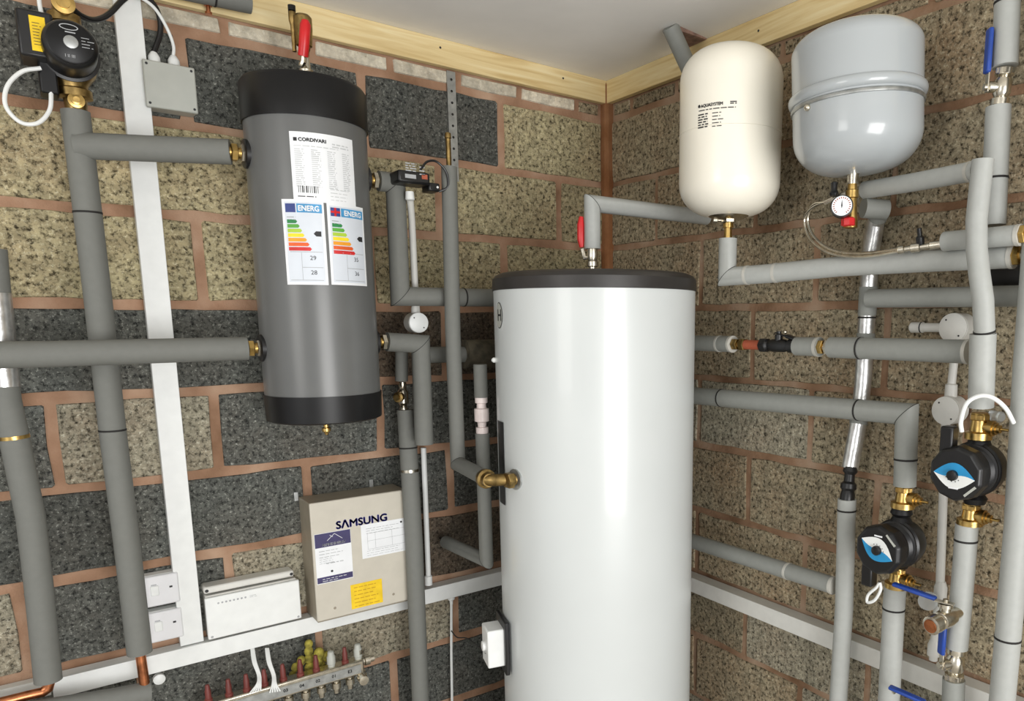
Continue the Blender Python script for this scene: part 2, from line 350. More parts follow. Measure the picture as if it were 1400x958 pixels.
# ---- buffer tank on the left wall
BA = (-1.115, -.22); BR = .142
zt, zb = 2.107, 1.278
b = thing('buffer_cylinder', 'dark grey wall-hung cylinder with black end caps and three labels', 'cylinder', (BA[0], BA[1], zb))
MB().lathe((BA[0], BA[1], zb+.05), Z, [(0, BR-.004), (0, BR), (zt-zb-.14, BR), (zt-zb-.14, BR-.004)], 72).build('body', 'bufgrey', b)
MB().lathe((BA[0], BA[1], zt-.1), Z, [(0, BR-.003), (0, BR+.004), (.088, BR+.004), (.097, BR-.002), (.1, BR-.012)], 72).build('top_cap', 'blackmat', b)
MB().lathe((BA[0], BA[1], zb), Z, [(0, BR-.008), (.004, BR), (.07, BR+.003), (.07, BR-.003)], 72).build('bottom_cap', 'blackmat', b)
for a_ in (-.06, .06): MB().box((BA[0]+a_, -.045, 1.95), X, Y, Z, .012, .045, .1).box((BA[0]+a_, -.045, 1.42), X, Y, Z, .012, .045, .06).build('wall_bracket', 'steel', b)
for px, sgn, py in ((343, -1, 215), (515, 1, 242), (357, -1, 475), (521, 1, 468)):
    zz = ZA(BA, px, py); P = V((BA[0]+sgn*(BR-.012), BA[1], zz)); MB().lathe(P, X*sgn, [(0, .034), (.017, .034), (.019, .030)], 24).build('port_grommet', 'black', b)
def cyl_fn(ax, rad, px, py, e):
    P = CH(ax, rad, px, py); th0 = math.atan2(P.y-ax[1], P.x-ax[0]); z0 = P.z
    return (lambda u, v, ee=0: V((ax[0]+(rad+e+ee)*math.cos(th0+u/rad), ax[1]+(rad+e+ee)*math.sin(th0+u/rad), z0+v))), th0, z0
def lines(mb, fn, u0, u1, v, rows, dv, hh=.0016, jit=.4, seed=1):
    rn = random.Random(seed)
    for i in range(rows):
        a = u0; end = u1-(u1-u0)*rn.random()*jit
        while a < end:
            l = rn.uniform(.006, .018); mb.grid(fn, a, min(a+l, end), v-i*dv, v-i*dv+hh, 2, 1); a += l+.003
def sticker(P_tl, wdt, hgt, ax, rad, parent, name, mat, e=.0006):
    fn, th, z0 = cyl_fn(ax, rad, P_tl[0], P_tl[1], e)
    o = MB().grid(fn, 0, wdt, -hgt, 0, 16, 1).build(name, mat, parent, fix=False)
    return (lambda u, v, f=fn: f(u, v, .0004)), o
def arc(x0, y0, x1, y1):
    a = CH(BA, BR, x0, y0); c = CH(BA, BR, x1, y1)
    return abs(math.atan2(a.y-BA[1], a.x-BA[0])-math.atan2(c.y-BA[1], c.x-BA[0]))*BR, abs(a.z-c.z)
wd, _ = arc(395, 179, 481, 190); _, hg = arc(395, 179, 399, 275)
fn, ds = sticker((395, 179), wd, hg, BA, BR, b, 'data_label', 'paper')
k = MB(); k.grid(fn, .008, .016, -.021, -.013, 2, 1); text(k, 'CORDIVARI', .0075, fn, .019, -.0205, .0006, wd*.40); k.build('label_heading', 'ink', ds, smooth=False, fix=False)
k = MB(); lines(k, fn, .008, wd*.72, -.032, 1, .01, .0018, 0); lines(k, fn, wd*.62, wd*.93, -.022, 2, .006, .003, .2, 4)
for cx_ in (.03, .27, .51, .75):
    lines(k, fn, wd*cx_+.004, wd*(cx_+.17), -.040, 19, .0046, .0022, .25, int(cx_*100))
lines(k, fn, wd*.55, wd*.95, -hg*.80, 4, .008, .0018, .5, 9); k.build('label_print', 'inklite', ds, smooth=False, fix=False)
k = MB()
for i in range(11): k.grid(fn, .012+i*.0042, .012+i*.0042+random.choice((.0012, .0026)), -hg*.87, -hg*.77, 1, 1)
lines(k, fn, .01, .05, -hg*.93, 1, .01, .002, 0); k.build('barcode', 'ink', ds, smooth=False, fix=False)
for nm, px, py, qx, qy, yb, eu in (('energy_label', 385, 272, 442, 276, 388, 1), ('energy_label', 446, 277, 495, 281, 388, 0)):
    wd, _ = arc(px, py, qx, qy); _, hg = arc(px, py, px+6, yb+1)
    fn, ds = sticker((px, py), wd, hg, BA, BR, b, nm, 'paper', .0012)
    inner = MB().grid(lambda u, v: fn(u, v, ), .006, wd-.006, -hg+.006, -.006, 10, 1).build('label_panel', 'paper_b', ds, fix=False)
    f2 = lambda u, v, f=fn: f(u, v)+((f(u, v)-V((BA[0], BA[1], f(u, v).z))).normalized()*.0004)
    MB().grid(f2, wd*.36 if eu else wd*.32, wd*.95, -.030, -.010, 8, 1).build('label_heading', 'skyblue', ds, fix=False)
    MB().grid(f2, .008, wd*.33 if eu else wd*.30, -.030, -.010, 4, 1).build('flag', 'eu', ds, fix=False)
    f3 = lambda u, v, f=f2: f(u, v)+((f(u, v)-V((BA[0], BA[1], f(u, v).z))).normalized()*.0004)
    if not eu:
        MB().grid(f3, .008, wd*.30, -.0225, -.0175, 4, 1).grid(f3, wd*.30*.5+.001, wd*.30*.5+.006, -.030, -.010, 1, 1).build('flag_cross', 'red', ds, fix=False)
    kk = MB(); text(kk, 'ENERG' if eu else 'ENERG', .012, f3, wd*.4, -.026, .0006, wd*.48); kk.build('label_lettering', 'paper', ds, smooth=False, fix=False)
    for i in range(7):
        v = -.055-i*.0105; l = (.024+i*.0058)*wd/.115
        MB().grid(lambda a, c: f2(.010+a*(l+(.0035 if abs(c-.0042) < .001 else 0)), v+c), 0, 1, 0, .0084, 6, 2).build('energy_band', 'e%d' % i, ds, smooth=False, fix=False)
    v = -.078
    MB().add([f2(wd*.72, v), f2(wd*.78, v-.006), f2(wd*.9, v-.006), f2(wd*.9, v+.006), f2(wd*.78, v+.006)], [(0, 1, 2, 3, 4)]).build('rating_arrow', 'ink', ds, smooth=False, fix=False)
    kk = MB(); text(kk, '29' if eu else '35', .010, f2, wd*.6, -hg+.058); text(kk, '28' if eu else '36', .010, f2, wd*.6, -hg+.024); kk.build('label_lettering', 'ink', ds, smooth=False, fix=False)
    kk = MB(); kk.grid(f2, wd*.4, wd*.9, -hg+.040, -hg+.0412, 4, 1).grid(f2, .012, wd*.9, -hg+.076, -hg+.0772, 4, 1).grid(f2, wd*.4, wd*.408, -hg+.01, -hg+.075, 1, 1).grid(f2, .01, wd-.01, -hg+.010, -hg+.0112, 4, 1)
    lines(kk, f2, .01, .03, -.042, 2, .006, .002, 0); kk.build('label_print', 'inkgrey', ds, smooth=False, fix=False)
# ---- air vent with red valve on the cylinder top
ZT = lambda x, y: V((BA[0], BA[1], ZA(BA, x, y)))
S = (PR(V((BA[0], BA[1], 2.2)))[0], )
def at_axis(y, dx=0): P = V((BA[0], BA[1], ZA(BA, 415, y))); return P+RT*(dx/520)
t = thing('air_vent_valve', 'brass air vent over a chrome ball valve with a red lever on the grey cylinder', 'valve', at_axis(112))
zz = zt-.004; P = V((BA[0], BA[1], zz))+RT*.009; s_ = lambda y: ZA(BA, 415, y)-zz
MB().lathe(P, Z, [(0, .013), (.012, .013), (.014, .010), (.022, .010), (.024, .015), (.042, .017), (.046, .011), (.06, .010), (.072, .010)], 20).build('valve_body', 'nickel', t)
hexnut(t, P+Z*.024, Z, .014, .019, 'nickel')
MB().lathe(P+Z*.070, Z, [(0, .009), (.015, .010), (.018, .012), (.026, .014), (.028, .018), (.065, .021), (.092, .021), (.098, .016), (.1, .006)], 20).build('vent_body', 'brassd', t)
MB().lathe(P+Z*.085-RT*.025, Z, [(0, .005), (.06, .006), (.07, .009), (.090, .009), (.092, .006)], 12).build('vent_stem', 'brassd', t)
MB().lathe(P+Z*.178-RT*.025, Z, [(0, .009), (.012, .009), (.013, .006)], 12).build('vent_cap', 'blackmat', t)
q0 = P+Z*.050-FW*.025+RT*.005; q1 = P+Z*.138-FW*.035+RT*.020
MB().tube([P+Z*.045, P+Z*.045-FW*.022, q0, q0+Z*.03+RT*.004], .007, 8).build('lever_neck', 'nickel', t)
hd = MB().tube([q0+Z*.012, q0.lerp(q1, .4), q1-Z*.01, q1], [.012, .0125, .0125, .008], 12).build('lever_handle', 'red', t)
# drain
P = V((BA[0]-.0, BA[1], zb+.002)); t = thing('drain_plug', 'small brass drain plug under the grey wall cylinder', 'plug', P-Z*.05)
MB().lathe(P, -Z, [(0, .012), (.012, .012), (.014, .007), (.026, .007), (.028, .011), (.036, .011), (.04, .006), (.046, .004)], 16).build('stem', 'brass', t)
# ---- fittings at the four ports
zH1 = ZA(BA, 343, 215); zH2 = ZA(BA, 357, 475); zV1 = ZA(BA, 515, 242); zV2 = ZA(BA, 521, 468)
compression('brass fitting joining the upper left pipe to the grey cylinder', (-1.257-.038, -.22, zH1), (-1.257+.006, -.22, zH1), .021)
compression('brass fitting joining the long lower left pipe to the grey cylinder', (-1.257-.036, -.22, zH2), (-1.257+.006, -.22, zH2), .021)
compression('brass fitting at upper right of the grey cylinder by the black actuator', (-.973-.004, -.22, zV1), (-.973+.036, -.22, zV1), .021)
compression('brass fitting at lower right of the grey cylinder under the round white box', (-.973-.004, -.22, zV2), (-.973+.036, -.22, zV2), .021)
# ---- left wall pipes
P1 = [L(103, 152, .12), L(133, 400, .12), L(154, 590, .12), L(172, 730, .12), L(191, 892, .12)]
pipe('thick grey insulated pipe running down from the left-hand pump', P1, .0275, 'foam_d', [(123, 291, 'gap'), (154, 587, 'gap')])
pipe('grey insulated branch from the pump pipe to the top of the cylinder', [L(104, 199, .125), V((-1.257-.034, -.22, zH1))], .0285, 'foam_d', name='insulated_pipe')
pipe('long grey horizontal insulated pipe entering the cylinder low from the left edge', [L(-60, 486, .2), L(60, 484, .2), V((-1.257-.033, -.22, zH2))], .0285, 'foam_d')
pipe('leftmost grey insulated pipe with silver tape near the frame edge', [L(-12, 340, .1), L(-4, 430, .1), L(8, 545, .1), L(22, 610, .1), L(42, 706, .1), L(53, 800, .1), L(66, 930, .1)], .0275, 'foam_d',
     [(21, 597, 'brass')], [(-8, 400, 7, 528, 'foil')])
t = thing('copper_pipe', 'copper elbow curving left out of the leftmost grey pipe', 'pipe', L(66, 940, .1))
MB().tube([L(66, 925, .1), L(67, 934, .1), L(65, 941, .1), L(58, 946, .1), L(40, 950, .1), L(0, 960, .1), L(-60, 974, .1)], .0115, 14).build('bend', 'copper', t)
hexnut(t, L(66, 926, .1), (L(67, 934, .1)-L(66, 926, .1)), .012, .0165, 'brassd')
t = thing('copper_pipe', 'short copper pipe dropping below the grey pump pipe', 'pipe', L(200, 945, .12))
MB().tube([L(190, 880, .12), L(197, 930, .12), L(200, 950, .12)], .0115, 14).build('tube', 'copper', t)
pipe('grey insulated pipe running left below the white trunking', [L(-60, 990, .12), L(150, 956, .12), L(206, 945, .12)], .026, 'foam_d')
pipe('grey insulated pipe end lying along the pine batten at the top', [L(225, -22, .055), L(342, 3, .055)], .027, 'foam_d', [(292, -8, 'gap')], name='insulated_pipe')
t = thing('pipe_clip', 'small copper pipe clip below the grey pipe on the batten', 'clip', L(284, 14, .03)); MB().lathe(L(284, 4, .045), -Z, [(0, .009), (.008, .009), (.009, .005), (.02, .005), (.021, .008), (.026, .008)], 12).build('stud', 'copper', t)
# right-hand group of the left wall
def vz(x, y, d, z):  # point above/below at same plan position
    P = L(x, y, d); P.z = z; return P
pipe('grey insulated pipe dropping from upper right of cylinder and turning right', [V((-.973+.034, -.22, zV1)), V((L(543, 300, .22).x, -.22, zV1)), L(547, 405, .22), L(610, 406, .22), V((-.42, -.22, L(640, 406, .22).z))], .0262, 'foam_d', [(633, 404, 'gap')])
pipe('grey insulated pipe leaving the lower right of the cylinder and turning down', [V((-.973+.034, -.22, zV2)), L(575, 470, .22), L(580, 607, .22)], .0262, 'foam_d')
wt = pipe('wide brown-grey wrapped pipe end behind the white tank', [L(634, 484, .135), L(740, 482, .135)], .045, 'foam_b', name='wrapped_pipe', part='wrap')
MB().tube([L(584, 485, .13), L(637, 484.3, .133)], .0245, 22).build('foam_sleeve', 'foam_d', wt)
wa = L(690, 483, .135); MB().box((wa.x, -.045, wa.z), X, Y, Z, .02, .0455, .03).build('wall_bracket', 'steel', wt)
P616 = [L(614, 228, .275), L(619, 450, .275), L(626, 632, .275)]
portT = CH((-.463, -.546), .28, 705, 655)
h5z = portT.z
P616[2] = V((-.7665, -.275, h5z))
pipe('tall thin grey insulated pipe from the black actuator down towards the tank', [P616[0], P616[1], P616[2], V((-.797, -.50, h5z))], .0215, 'foam_d')
t = thing('copper_pipe', 'thin brass-coloured tail sticking up above the tall grey pipe', 'pipe', L(613, 228, .275)); MB().lathe(L(614, 229, .275), Z, [(0, .007), (.075, .007), (.077, .009), (.09, .008), (.092, .004)], 12).build('tube', 'brassd', t)
# tank side elbow
t = thing('brass_elbow', 'brass elbow joining the angled grey pipe to the tank side', 'pipe fitting', V((-.797, -.52, h5z)))
A = V((-.798, -.49, h5z)); Bc = V((-.803, -.535, h5z)); dT = (V((-.463, -.546, h5z))-portT); dT.z = 0; dT.normalize()
MB().lathe(A, Bc-A, [(0, .021), (.012, .026), (.026, .026), (.03, .02), (.045, .018)], 20).build('nut', 'brassd', t)
Cc = portT+dT*.004
MB().tube([A, Bc-(Bc-A).normalized()*.008, Bc+(Cc-Bc).normalized()*.012, Cc], .0165, 16).build('elbow', 'brassd', t)
hexnut(t, Cc-dT*.034, dT, .02, .022, 'brassd')
# V660 with union
t_ = L(658, 503, .29); lz = L(612, 742, .075).z
VB = H(665, 766, lz)
pipe('short grey insulated pipe above the pinkish union beside the tank', [V((VB.x, VB.y, ZA((VB.x, VB.y), 658, 498))), V((VB.x, VB.y, ZA((VB.x, VB.y), 658, 543)))], .0195, 'foam_d')
zA, zB = ZA((VB.x, VB.y), 660, 541), ZA((VB.x, VB.y), 660, 592)
t = thing('pipe_union', 'pinkish white plastic union between two grey pipe sleeves beside the tank', 'pipe fitting', (VB.x, VB.y, zB)); l_ = zA-zB
MB().lathe((VB.x, VB.y, zB), Z, [(0, .017), (.002, .018), (l_*.16, .018), (l_*.17, .012), (l_*.3, .013), (l_*.33, .021), (l_*.66, .021), (l_*.68, .014), (l_*.8, .013), (l_*.82, .018), (l_, .018)], 24).build('body', 'pinkwhite', t)
pipe('grey insulated pipe dropping under the pinkish union and turning to the wall', [V((VB.x, VB.y, zB)), V((VB.x, VB.y, lz)), V((L(612, 742, .075).x, -.06, lz))], .0205, 'foam_d')
# V553 and V565
pipe('dark grey insulated stub behind the elbow pipe above a brass valve', [L(549, 470, .12), L(549, 521, .12)], .0185, 'foam_d')
t = thing('isolating_valve', 'small nickel isolating valve with side nozzle right of the cylinder', 'valve', L(550, 560, .12))
MB().lathe(L(550, 522, .12), -Z, [(0, .011), (.01, .012), (.02, .009), (.03, .016), (.062, .016), (.07, .009), (.08, .012), (.095, .010), (.11, .006)], 16).build('body', 'nickel', t)
P = L(550, 541, .12); MB().lathe(P-Y*.005, V((-.7, -.7, 0)), [(0, .008), (.02, .009), (.022, .015), (.036, .015), (.038, .009), (.05, .009)], 14).build('nozzle', 'brassd', t)
pipe('long grey insulated pipe running to the floor past the beige control box', [L(555, 560, .13), L(558, 610, .135), L(566, 740, .15), L(575, 958, .15), vz(575, 958, .15, .0)], .026, 'foam_d', [(562, 643, 'nickel'), (559, 612, 'gap')])
P = L(559, 592, .133); MB().lathe(P+Z*.02, -Z, [(0, .024), (.01, .0285), (.05, .0285)], 22).build('collar', 'foam_d', bpy.data.objects[-1] if False else thing('pipe_collar', 'grey foam collar at the bottom of the elbow pipe', 'pipe', P-Z*.03))
# galvanised strap
t = thing('metal_strap', 'perforated galvanised steel strap hanging down from the pine batten', 'strap', L(620, 226, .006)); a, c = L(617, 99, .008), L(617, 224, .008)
MB().wbox(LW, a.x-.014, a.x+.014, c.z-.05, a.z+.004, .001, .006).build('strip', 'steel', t, smooth=False)
for i in range(9): MB().lathe(V((a.x, -.006, a.z-.02-.034*i)), -Y, [(0, .004), (.0006, .004)], 10).build('hole', 'gap', t)
# actuator
t = thing('zone_valve_actuator', 'black actuator box with pale print and looped cable on grey pipe', 'actuator', L(570, 262, .28))
a = L(541, 228, .29); c = L(600, 260, .29); az = (a.x+c.x)/2
o = MB().wbox(LW, a.x+.002, L(586, 240, .29).x, c.z+.008, a.z-.006, .235, .30).build('housing', 'black', t, bevel=.006)
MB().wbox(LW, L(586, 240, .29).x, L(601, 240, .29).x, c.z-.004, a.z-.028, .24, .29).build('end_block', 'black', t, bevel=.004)
fw_ = lambda u, v: V((a.x+u, -.3006, c.z+v)); k = MB()
lines(k, fw_, .022, .055, .056, 4, .006, .0028, .3, 3); lines(k, fw_, .060, .084, .05, 3, .009, .003, .5, 5); k.grid(fw_, .02, .05, .02, .030, 1, 1); k.build('label_print', 'inkgrey', t, smooth=False, fix=False)
MB().grid(fw_, .066, .082, .022, .034, 1, 1).build('red_mark', 'rust', t, smooth=False, fix=False)
MB().tube(spline([L(575, 232, .3), L(584, 221, .3), L(597, 221, .3), L(610, 235, .3), L(612, 255, .29), L(600, 262, .28)]), .0032, 8).build('cable', 'black', t)
MB().lathe(L(598, 256, .3), -Y, [(0, .003), (.002, .003)], 10).build('screw', 'white', t)
# white conduits of the left wall
t = thing('cable_conduit', 'thin white conduit between the black actuator and round white box', 'conduit', L(569, 430, .265))
MB().tube([L(560, 264, .255), L(563, 300, .2), L(567, 385, .166), L(570, 430, .166)], .0095, 14).build('tube', 'whitegrey', t)
MB().lathe(L(560, 262, .262), -Z, [(0, .011), (.02, .0125), (.022, .010)], 14).build('gland', 'white', t)
t = thing('junction_box', 'small round white conduit box below the actuator conduit', 'junction box', L(571, 441, .16))
P = L(571, 441, .168); P = V((P.x-.006, -.15, P.z)); MB().lathe(P, -Y, [(0, .029), (.037, .029), (.039, .027)], 32).build('body', 'whitegrey', t)
P = P-Y*.017
MB().lathe(P-Y*.0222, -Y, [(0, .0285), (.002, .0285), (.003, .027)], 32).build('lid', 'white', t)
for dx, dz in ((-.014, .014), (.014, -.014)): MB().lathe(P+V((dx, -.0252, dz)), -Y, [(0, .002), (.0008, .002)], 8).build('screw', 'ink', t)
MB().lathe(P+Z*.02+Y*0, Z, [(0, .011), (.02, .0115), (.032, .009)], 14).build('spigot', 'whitegrey', t)
t = thing('cable_conduit', 'thin white conduit standing on the trunking right of the long grey pipe', 'conduit', L(586, 798, .03))
MB().tube([L(579, 612, .035), L(586, 797, .035)], .0085, 14).build('tube', 'white', t)
MB().lathe(L(586, 799, .035), Z, [(0, .0125), (.03, .0125), (.032, .0085)], 14).build('coupler', 'white', t)
# left trunking, vertical trunking
t = thing('cable_trunking', 'white horizontal cable trunking across the left wall under the boxes', 'trunking', (-1.2, -.025, .62))
xl = L(72, 942, .05).x
MB().wbox(LW, xl, -.05, .622, .669, .0, .046).build('channel', 'white', t, bevel=.002)
MB().wbox(LW, xl, -.05, .6205, .6705, .046, .05).build('lid', 'white', t, bevel=.0015)
t = thing('cable_trunking', 'white trunking stub behind the copper elbow at bottom left', 'trunking', (-1.9, -.02, .62))
MB().wbox(LW, -2.3, xl-.004, .624, .668, .0, .03).build('channel', 'whitegrey', t, bevel=.002)
t = thing('cable_clip', 'tiny round white clip under the trunking beside the copper pipe', 'clip', L(217, 928, .03))
MB().lathe(L(217, 926, .03), -Y, [(0, .014), (.014, .014), (.016, .011)], 18).build('body', 'white', t)
t = thing('cable_trunking', 'tall white vertical cable trunking left of the grey cylinder', 'trunking', L(262, 880, .02))
xa = (L(170, 0, .035).x+L(261, 885, .035).x)/2; tp = [L(170, -60, .03), L(261, 886, .03)]
dd = (tp[1]-tp[0]).normalized(); u = X-dd*X.dot(dd); u.normalize()
zl, zh = .6712, 2.29; P0 = tp[1]+(tp[0]-tp[1])*((zl-tp[1].z)/(tp[0].z-tp[1].z)); P9 = tp[1]+(tp[0]-tp[1])*((zh-tp[1].z)/(tp[0].z-tp[1].z))
xm = (P0.x+P9.x)/2
MB().box(V(((P0.x+P9.x)/2, -.0165, (zl+zh)/2)), X, Y, Z, .0265, .016, (zh-zl)/2).build('channel', 'white', t, bevel=.0015)
MB().box(V(((P0.x+P9.x)/2, -.0345, (zl+zh)/2)), X, Y, Z, .0275, .0018, (zh-zl)/2).build('lid', 'white', t, bevel=.0012)
# junction box with glands and cables
t = thing('junction_box', 'square grey junction box with two white glands by the tall trunking', 'junction box', (-1.38, -.03, 2.04))
MB().wbox(LW, -1.43, -1.325, 2.044, 2.147, .0, .045).build('base', 'jbox', t, bevel=.003)
MB().wbox(LW, -1.432, -1.323, 2.042, 2.149, .0455, .058).build('lid', 'jbox', t, bevel=.003)
for dx in (-1.424, -1.331):
    for dz in (2.051, 2.140): MB().lathe(V((dx, -.058, dz)), -Y, [(0, .003), (.001, .003)], 8).build('screw', 'ink', t)
for gx in (-1.403, -1.362): MB().lathe(V((gx, -.028, 2.147)), Z, [(0, .012), (.004, .013), (.018, .013), (.024, .010), (.03, .006)], 12).build('gland', 'white', t)
t = thing('cable', 'black cable looping from the left pump behind the trunking to the grey box', 'cable', V((-1.403, -.028, 2.175)))
MB().tube(spline([L(84, -12, .15), L(96, 8, .14), L(112, 22, .12), L(130, 27, .1), L(148, 20, .08), L(168, 0, .06), L(185, -10, .055), L(205, 0, .045), L(217, 20, .035), L(219, 45, .03), V((-1.403, -.028, 2.175))]), .0062, 10).build('sheath', 'black', t)
t = thing('cable', 'thin white cable curving over the trunking into the grey box', 'cable', V((-1.362, -.028, 2.175)))
MB().tube(spline([L(170, -8, .06), L(192, -3, .06), L(212, 12, .05), L(228, 38, .035), L(237, 62, .03), V((-1.362, -.028, 2.175))]), .0038, 8).build('sheath', 'white', t)
# left pump
PP = L(94, 80, .12); hz = PP.z
t = thing('circulator_pump', 'black circulator pump with yellow label at the top left', 'pump', PP-Z*.07)
MB().lathe(PP+Z*-.075, Z, [(0, .026), (.02, .03), (.04, .045), (.075, .055), (.11, .045), (.13, .03), (.15, .026)], 24).build('volute', 'brassd', t)
MB().lathe(PP, -Y, [(.0, .050), (.03, .055), (.034, .055), (.036, .049), (.105, .048), (.112, .045), (.116, .040)], 40).build('motor_body', 'black', t)
MB().lathe(PP-Y*.1162, -Y, [(0, .041), (.003, .041), (.005, .038)], 40).build('face_plate', 'blackmat', t)
MB().lathe(PP-Y*.1216, -Y, [(0, .0125), (.003, .0125), (.0035, .011)], 20).build('centre_screw', 'steel', t)
k = MB(); fp = lambda u, v: PP+V((u, -.1216, v))
for i in range(20):
    a = 2*PI*i/20; a2 = 2*PI*(i+1)/20
    k.add([fp(.016*math.cos(a)-.001, .029+.006*math.sin(a)), fp(.016*math.cos(a2)-.001, .029+.006*math.sin(a2)), fp(.014*math.cos(a2)-.001, .029+.0045*math.sin(a2)), fp(.014*math.cos(a)-.001, .029+.0045*math.sin(a))], [(0, 1, 2, 3)])
text(k, 'I II III', .006, fp, -.012, -.030); lines(k, fp, .018, .040, .012, 4, .006, .0012, .4, 2); lines(k, fp, -.008, .01, .018, 1, .1, .0022, 0, 2); k.build('face_print', 'inkgrey', t, smooth=False, fix=False)
bx = L(50, 46, .19)
MB().wbox(LW, bx.x-.031, bx.x+.030, bx.z-.046, bx.z+.046, .105, .19).build('terminal_box', 'black', t, bevel=.005)
MB().wbox(LW, bx.x-.010, bx.x+.016, bx.z-.034, bx.z+.034, .1901, .1906).build('warning_label', 'yellow', t, smooth=False)
k = MB(); lines(k, lambda u, v: V((bx.x+u, -.191, bx.z+v)), -.006, .012, .02, 8, .006, .0012, .4, 6); k.build('label_print', 'ink', t, smooth=False, fix=False)
gx = L(66, 104, .15); MB().wbox(LW, gx.x-.016, gx.x+.016, gx.z-.036, gx.z+.042, .10, .155).build('cable_plug', 'blackmat', t, bevel=.004)
t = thing('cable', 'white flex looping out of the top left pump plug', 'cable', L(40, 165, .15))
MB().tube(spline([L(56, 93, .16), L(30, 98, .16), L(10, 118, .16), L(8, 145, .16), L(28, 167, .16), L(52, 168, .16), L(68, 150, .155), L(70, 122, .15)]), .0042, 10).build('sheath', 'white', t)
t = thing('cable', 'white cable coming down onto the top left pump terminal box', 'cable', L(57, 22, .15))
MB().tube(spline([L(52, -20, .15), L(54, 5, .15), L(58, 24, .15)]), .0042, 10).build('sheath', 'white', t)
t = thing('pump_valve', 'brass flange and valve under the top left pump', 'valve', L(103, 152, .12))
pz = hz-.075; PQ = V((L(101, 120, .12).x, PP.y, pz)); bz = L(103, 153, .12).z; l_ = pz-bz
MB().lathe(PQ+Z*.012, -Z, [(0, .030), (.003, .033), (.018, .033), (.02, .024), (l_*.6, .022), (l_+.012, .020)], 28).build('union_nut', 'brassd', t)
MB().lathe(PQ-Z*l_*.5, -Y, [(0, .013), (.025, .013), (.026, .0155), (.032, .0155), (.033, .010), (.038, .010), (.039, .006), (.042, .006)], 24).build('valve_spindle', 'brass', t)
t = thing('pump_valve', 'brass valve above the top left pump at the frame edge', 'valve', PP+Z*.075)
MB().lathe(PP+Z*.068, Z, [(0, .026), (.003, .030), (.02, .030), (.022, .020), (.1, .019)], 28).build('union_nut', 'brassd', t)
MB().lathe(L(86, 10, .14), -Y, [(0, .017), (.02, .017), (.021, .021), (.03, .021), (.031, .012), (.036, .012)], 24).build('valve_spindle', 'brass', t)
# ---- Samsung control box
t = thing('control_box', 'beige metal SAMSUNG control box standing on the white trunking', 'control box', (-1.0, -.06, .672))
MB().wbox(LW, -1.143, -.862, .673, 1.026, .002, .112).build('body', 'beige_shaded', t, bevel=.002)  # body toned darker than the door to carry the side's shade
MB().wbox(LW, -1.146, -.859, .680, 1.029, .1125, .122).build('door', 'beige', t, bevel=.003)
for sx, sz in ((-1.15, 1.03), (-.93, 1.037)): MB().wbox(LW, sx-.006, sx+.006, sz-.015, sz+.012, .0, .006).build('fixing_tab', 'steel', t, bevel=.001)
ff = lambda u, v, e=.1224: V((u, -e, v))
a = L(460, 722, .122); c = L(529, 711, .122); k = MB(); text(k, 'S\u039bMSUNG', .0215, ff, a.x, a.z-.002, .0015, c.x-a.x); k.build('lettering', 'navy', t, smooth=False, fix=False)
def card(name, mat, x0, x1, z0, z1, e=.1226, par=None): return MB().wbox(LW, x0, x1, z0, z1, .1222, e).build(name, mat, par or t, smooth=False)
a, c, e_ = L(429, 731, .1224), L(479, 723, .1224), L(432, 800, .1224)
x0, x1, z1, z0 = a.x, c.x, a.z, e_.z
s1 = card('service_label', 'paper', x0, x1, z0, z1); hh = z1-z0
card('label_band', 'purple', x0+.001, x1-.001, z1-hh*.28, z1-.001, .1229, s1); card('label_band', 'purple', x0+.001, x1-.001, z0+.002, z0+hh*.13, .1229, s1)
f4 = lambda u, v: V((x0+u, -.1233, z0+v)); k = MB(); wd = x1-x0
def stroke(k, fn, p, q, w_):
    d = V((q[0]-p[0], q[1]-p[1])); n = V((-d.y, d.x)).normalized()*w_; k.add([fn(p[0]+n.x, p[1]+n.y), fn(q[0]+n.x, q[1]+n.y), fn(q[0]-n.x, q[1]-n.y), fn(p[0]-n.x, p[1]-n.y)], [(0, 1, 2, 3)])
text(k, 'ALPINE ENERGY', .0065, f4, wd*.2, hh*.745, .0003, wd*.64); stroke(k, f4, (wd*.34, hh*.84), (wd*.55, hh*.96), .0006); stroke(k, f4, (wd*.55, hh*.96), (wd*.76, hh*.84), .0006); stroke(k, f4, (wd*.42, hh*.94), (wd*.5, hh*.9), .0006)
lines(k, f4, wd*.15, wd*.9, hh*.08, 2, .006, .0014, .5, 4); k.build('label_lettering', 'paper', s1, smooth=False, fix=False)
k = MB(); lines(k, f4, wd*.1, wd*.9, hh*.64, 3, .009, .0014, .4, 6); lines(k, f4, wd*.1, wd*.5, hh*.48, 3, .006, .001, .2, 7); lines(k, f4, wd*.28, wd*.75, hh*.38, 1, .006, .0022, 0, 7); k.build('label_print', 'inkgrey', s1, smooth=False, fix=False)
MB().lathe(V((x0+wd*.42, -.1228, z0+hh*.22)), -Y, [(0, .0035), (.0004, .0035)], 12).build('logo_dot', 'ink', s1)
a, c, e_ = L(493, 718, .1224), L(558, 707, .1224), L(496, 764, .1224)
x0, x1, z1, z0 = a.x, min(c.x, -.8605), a.z, e_.z; s2 = card('instruction_label', 'paper', x0, x1, z0, z1); wd = x1-x0; hh = z1-z0
k = MB(); f5 = lambda u, v: V((x0+u, -.1230, z0+v)); lines(k, f5, wd*.1, wd*.85, hh*.86, 3, .007, .0012, .4, 8); lines(k, f5, wd*.1, wd*.9, hh*.2, 3, .007, .001, .3, 9)
for q in (.12, .28, .63, .9): k.grid(f5, wd*q, wd*q+.0007, hh*.25, hh*.72, 1, 1)
for q in (.72, .5, .25): k.grid(f5, wd*.12, wd*.9, hh*q, hh*q+.0007, 1, 1)
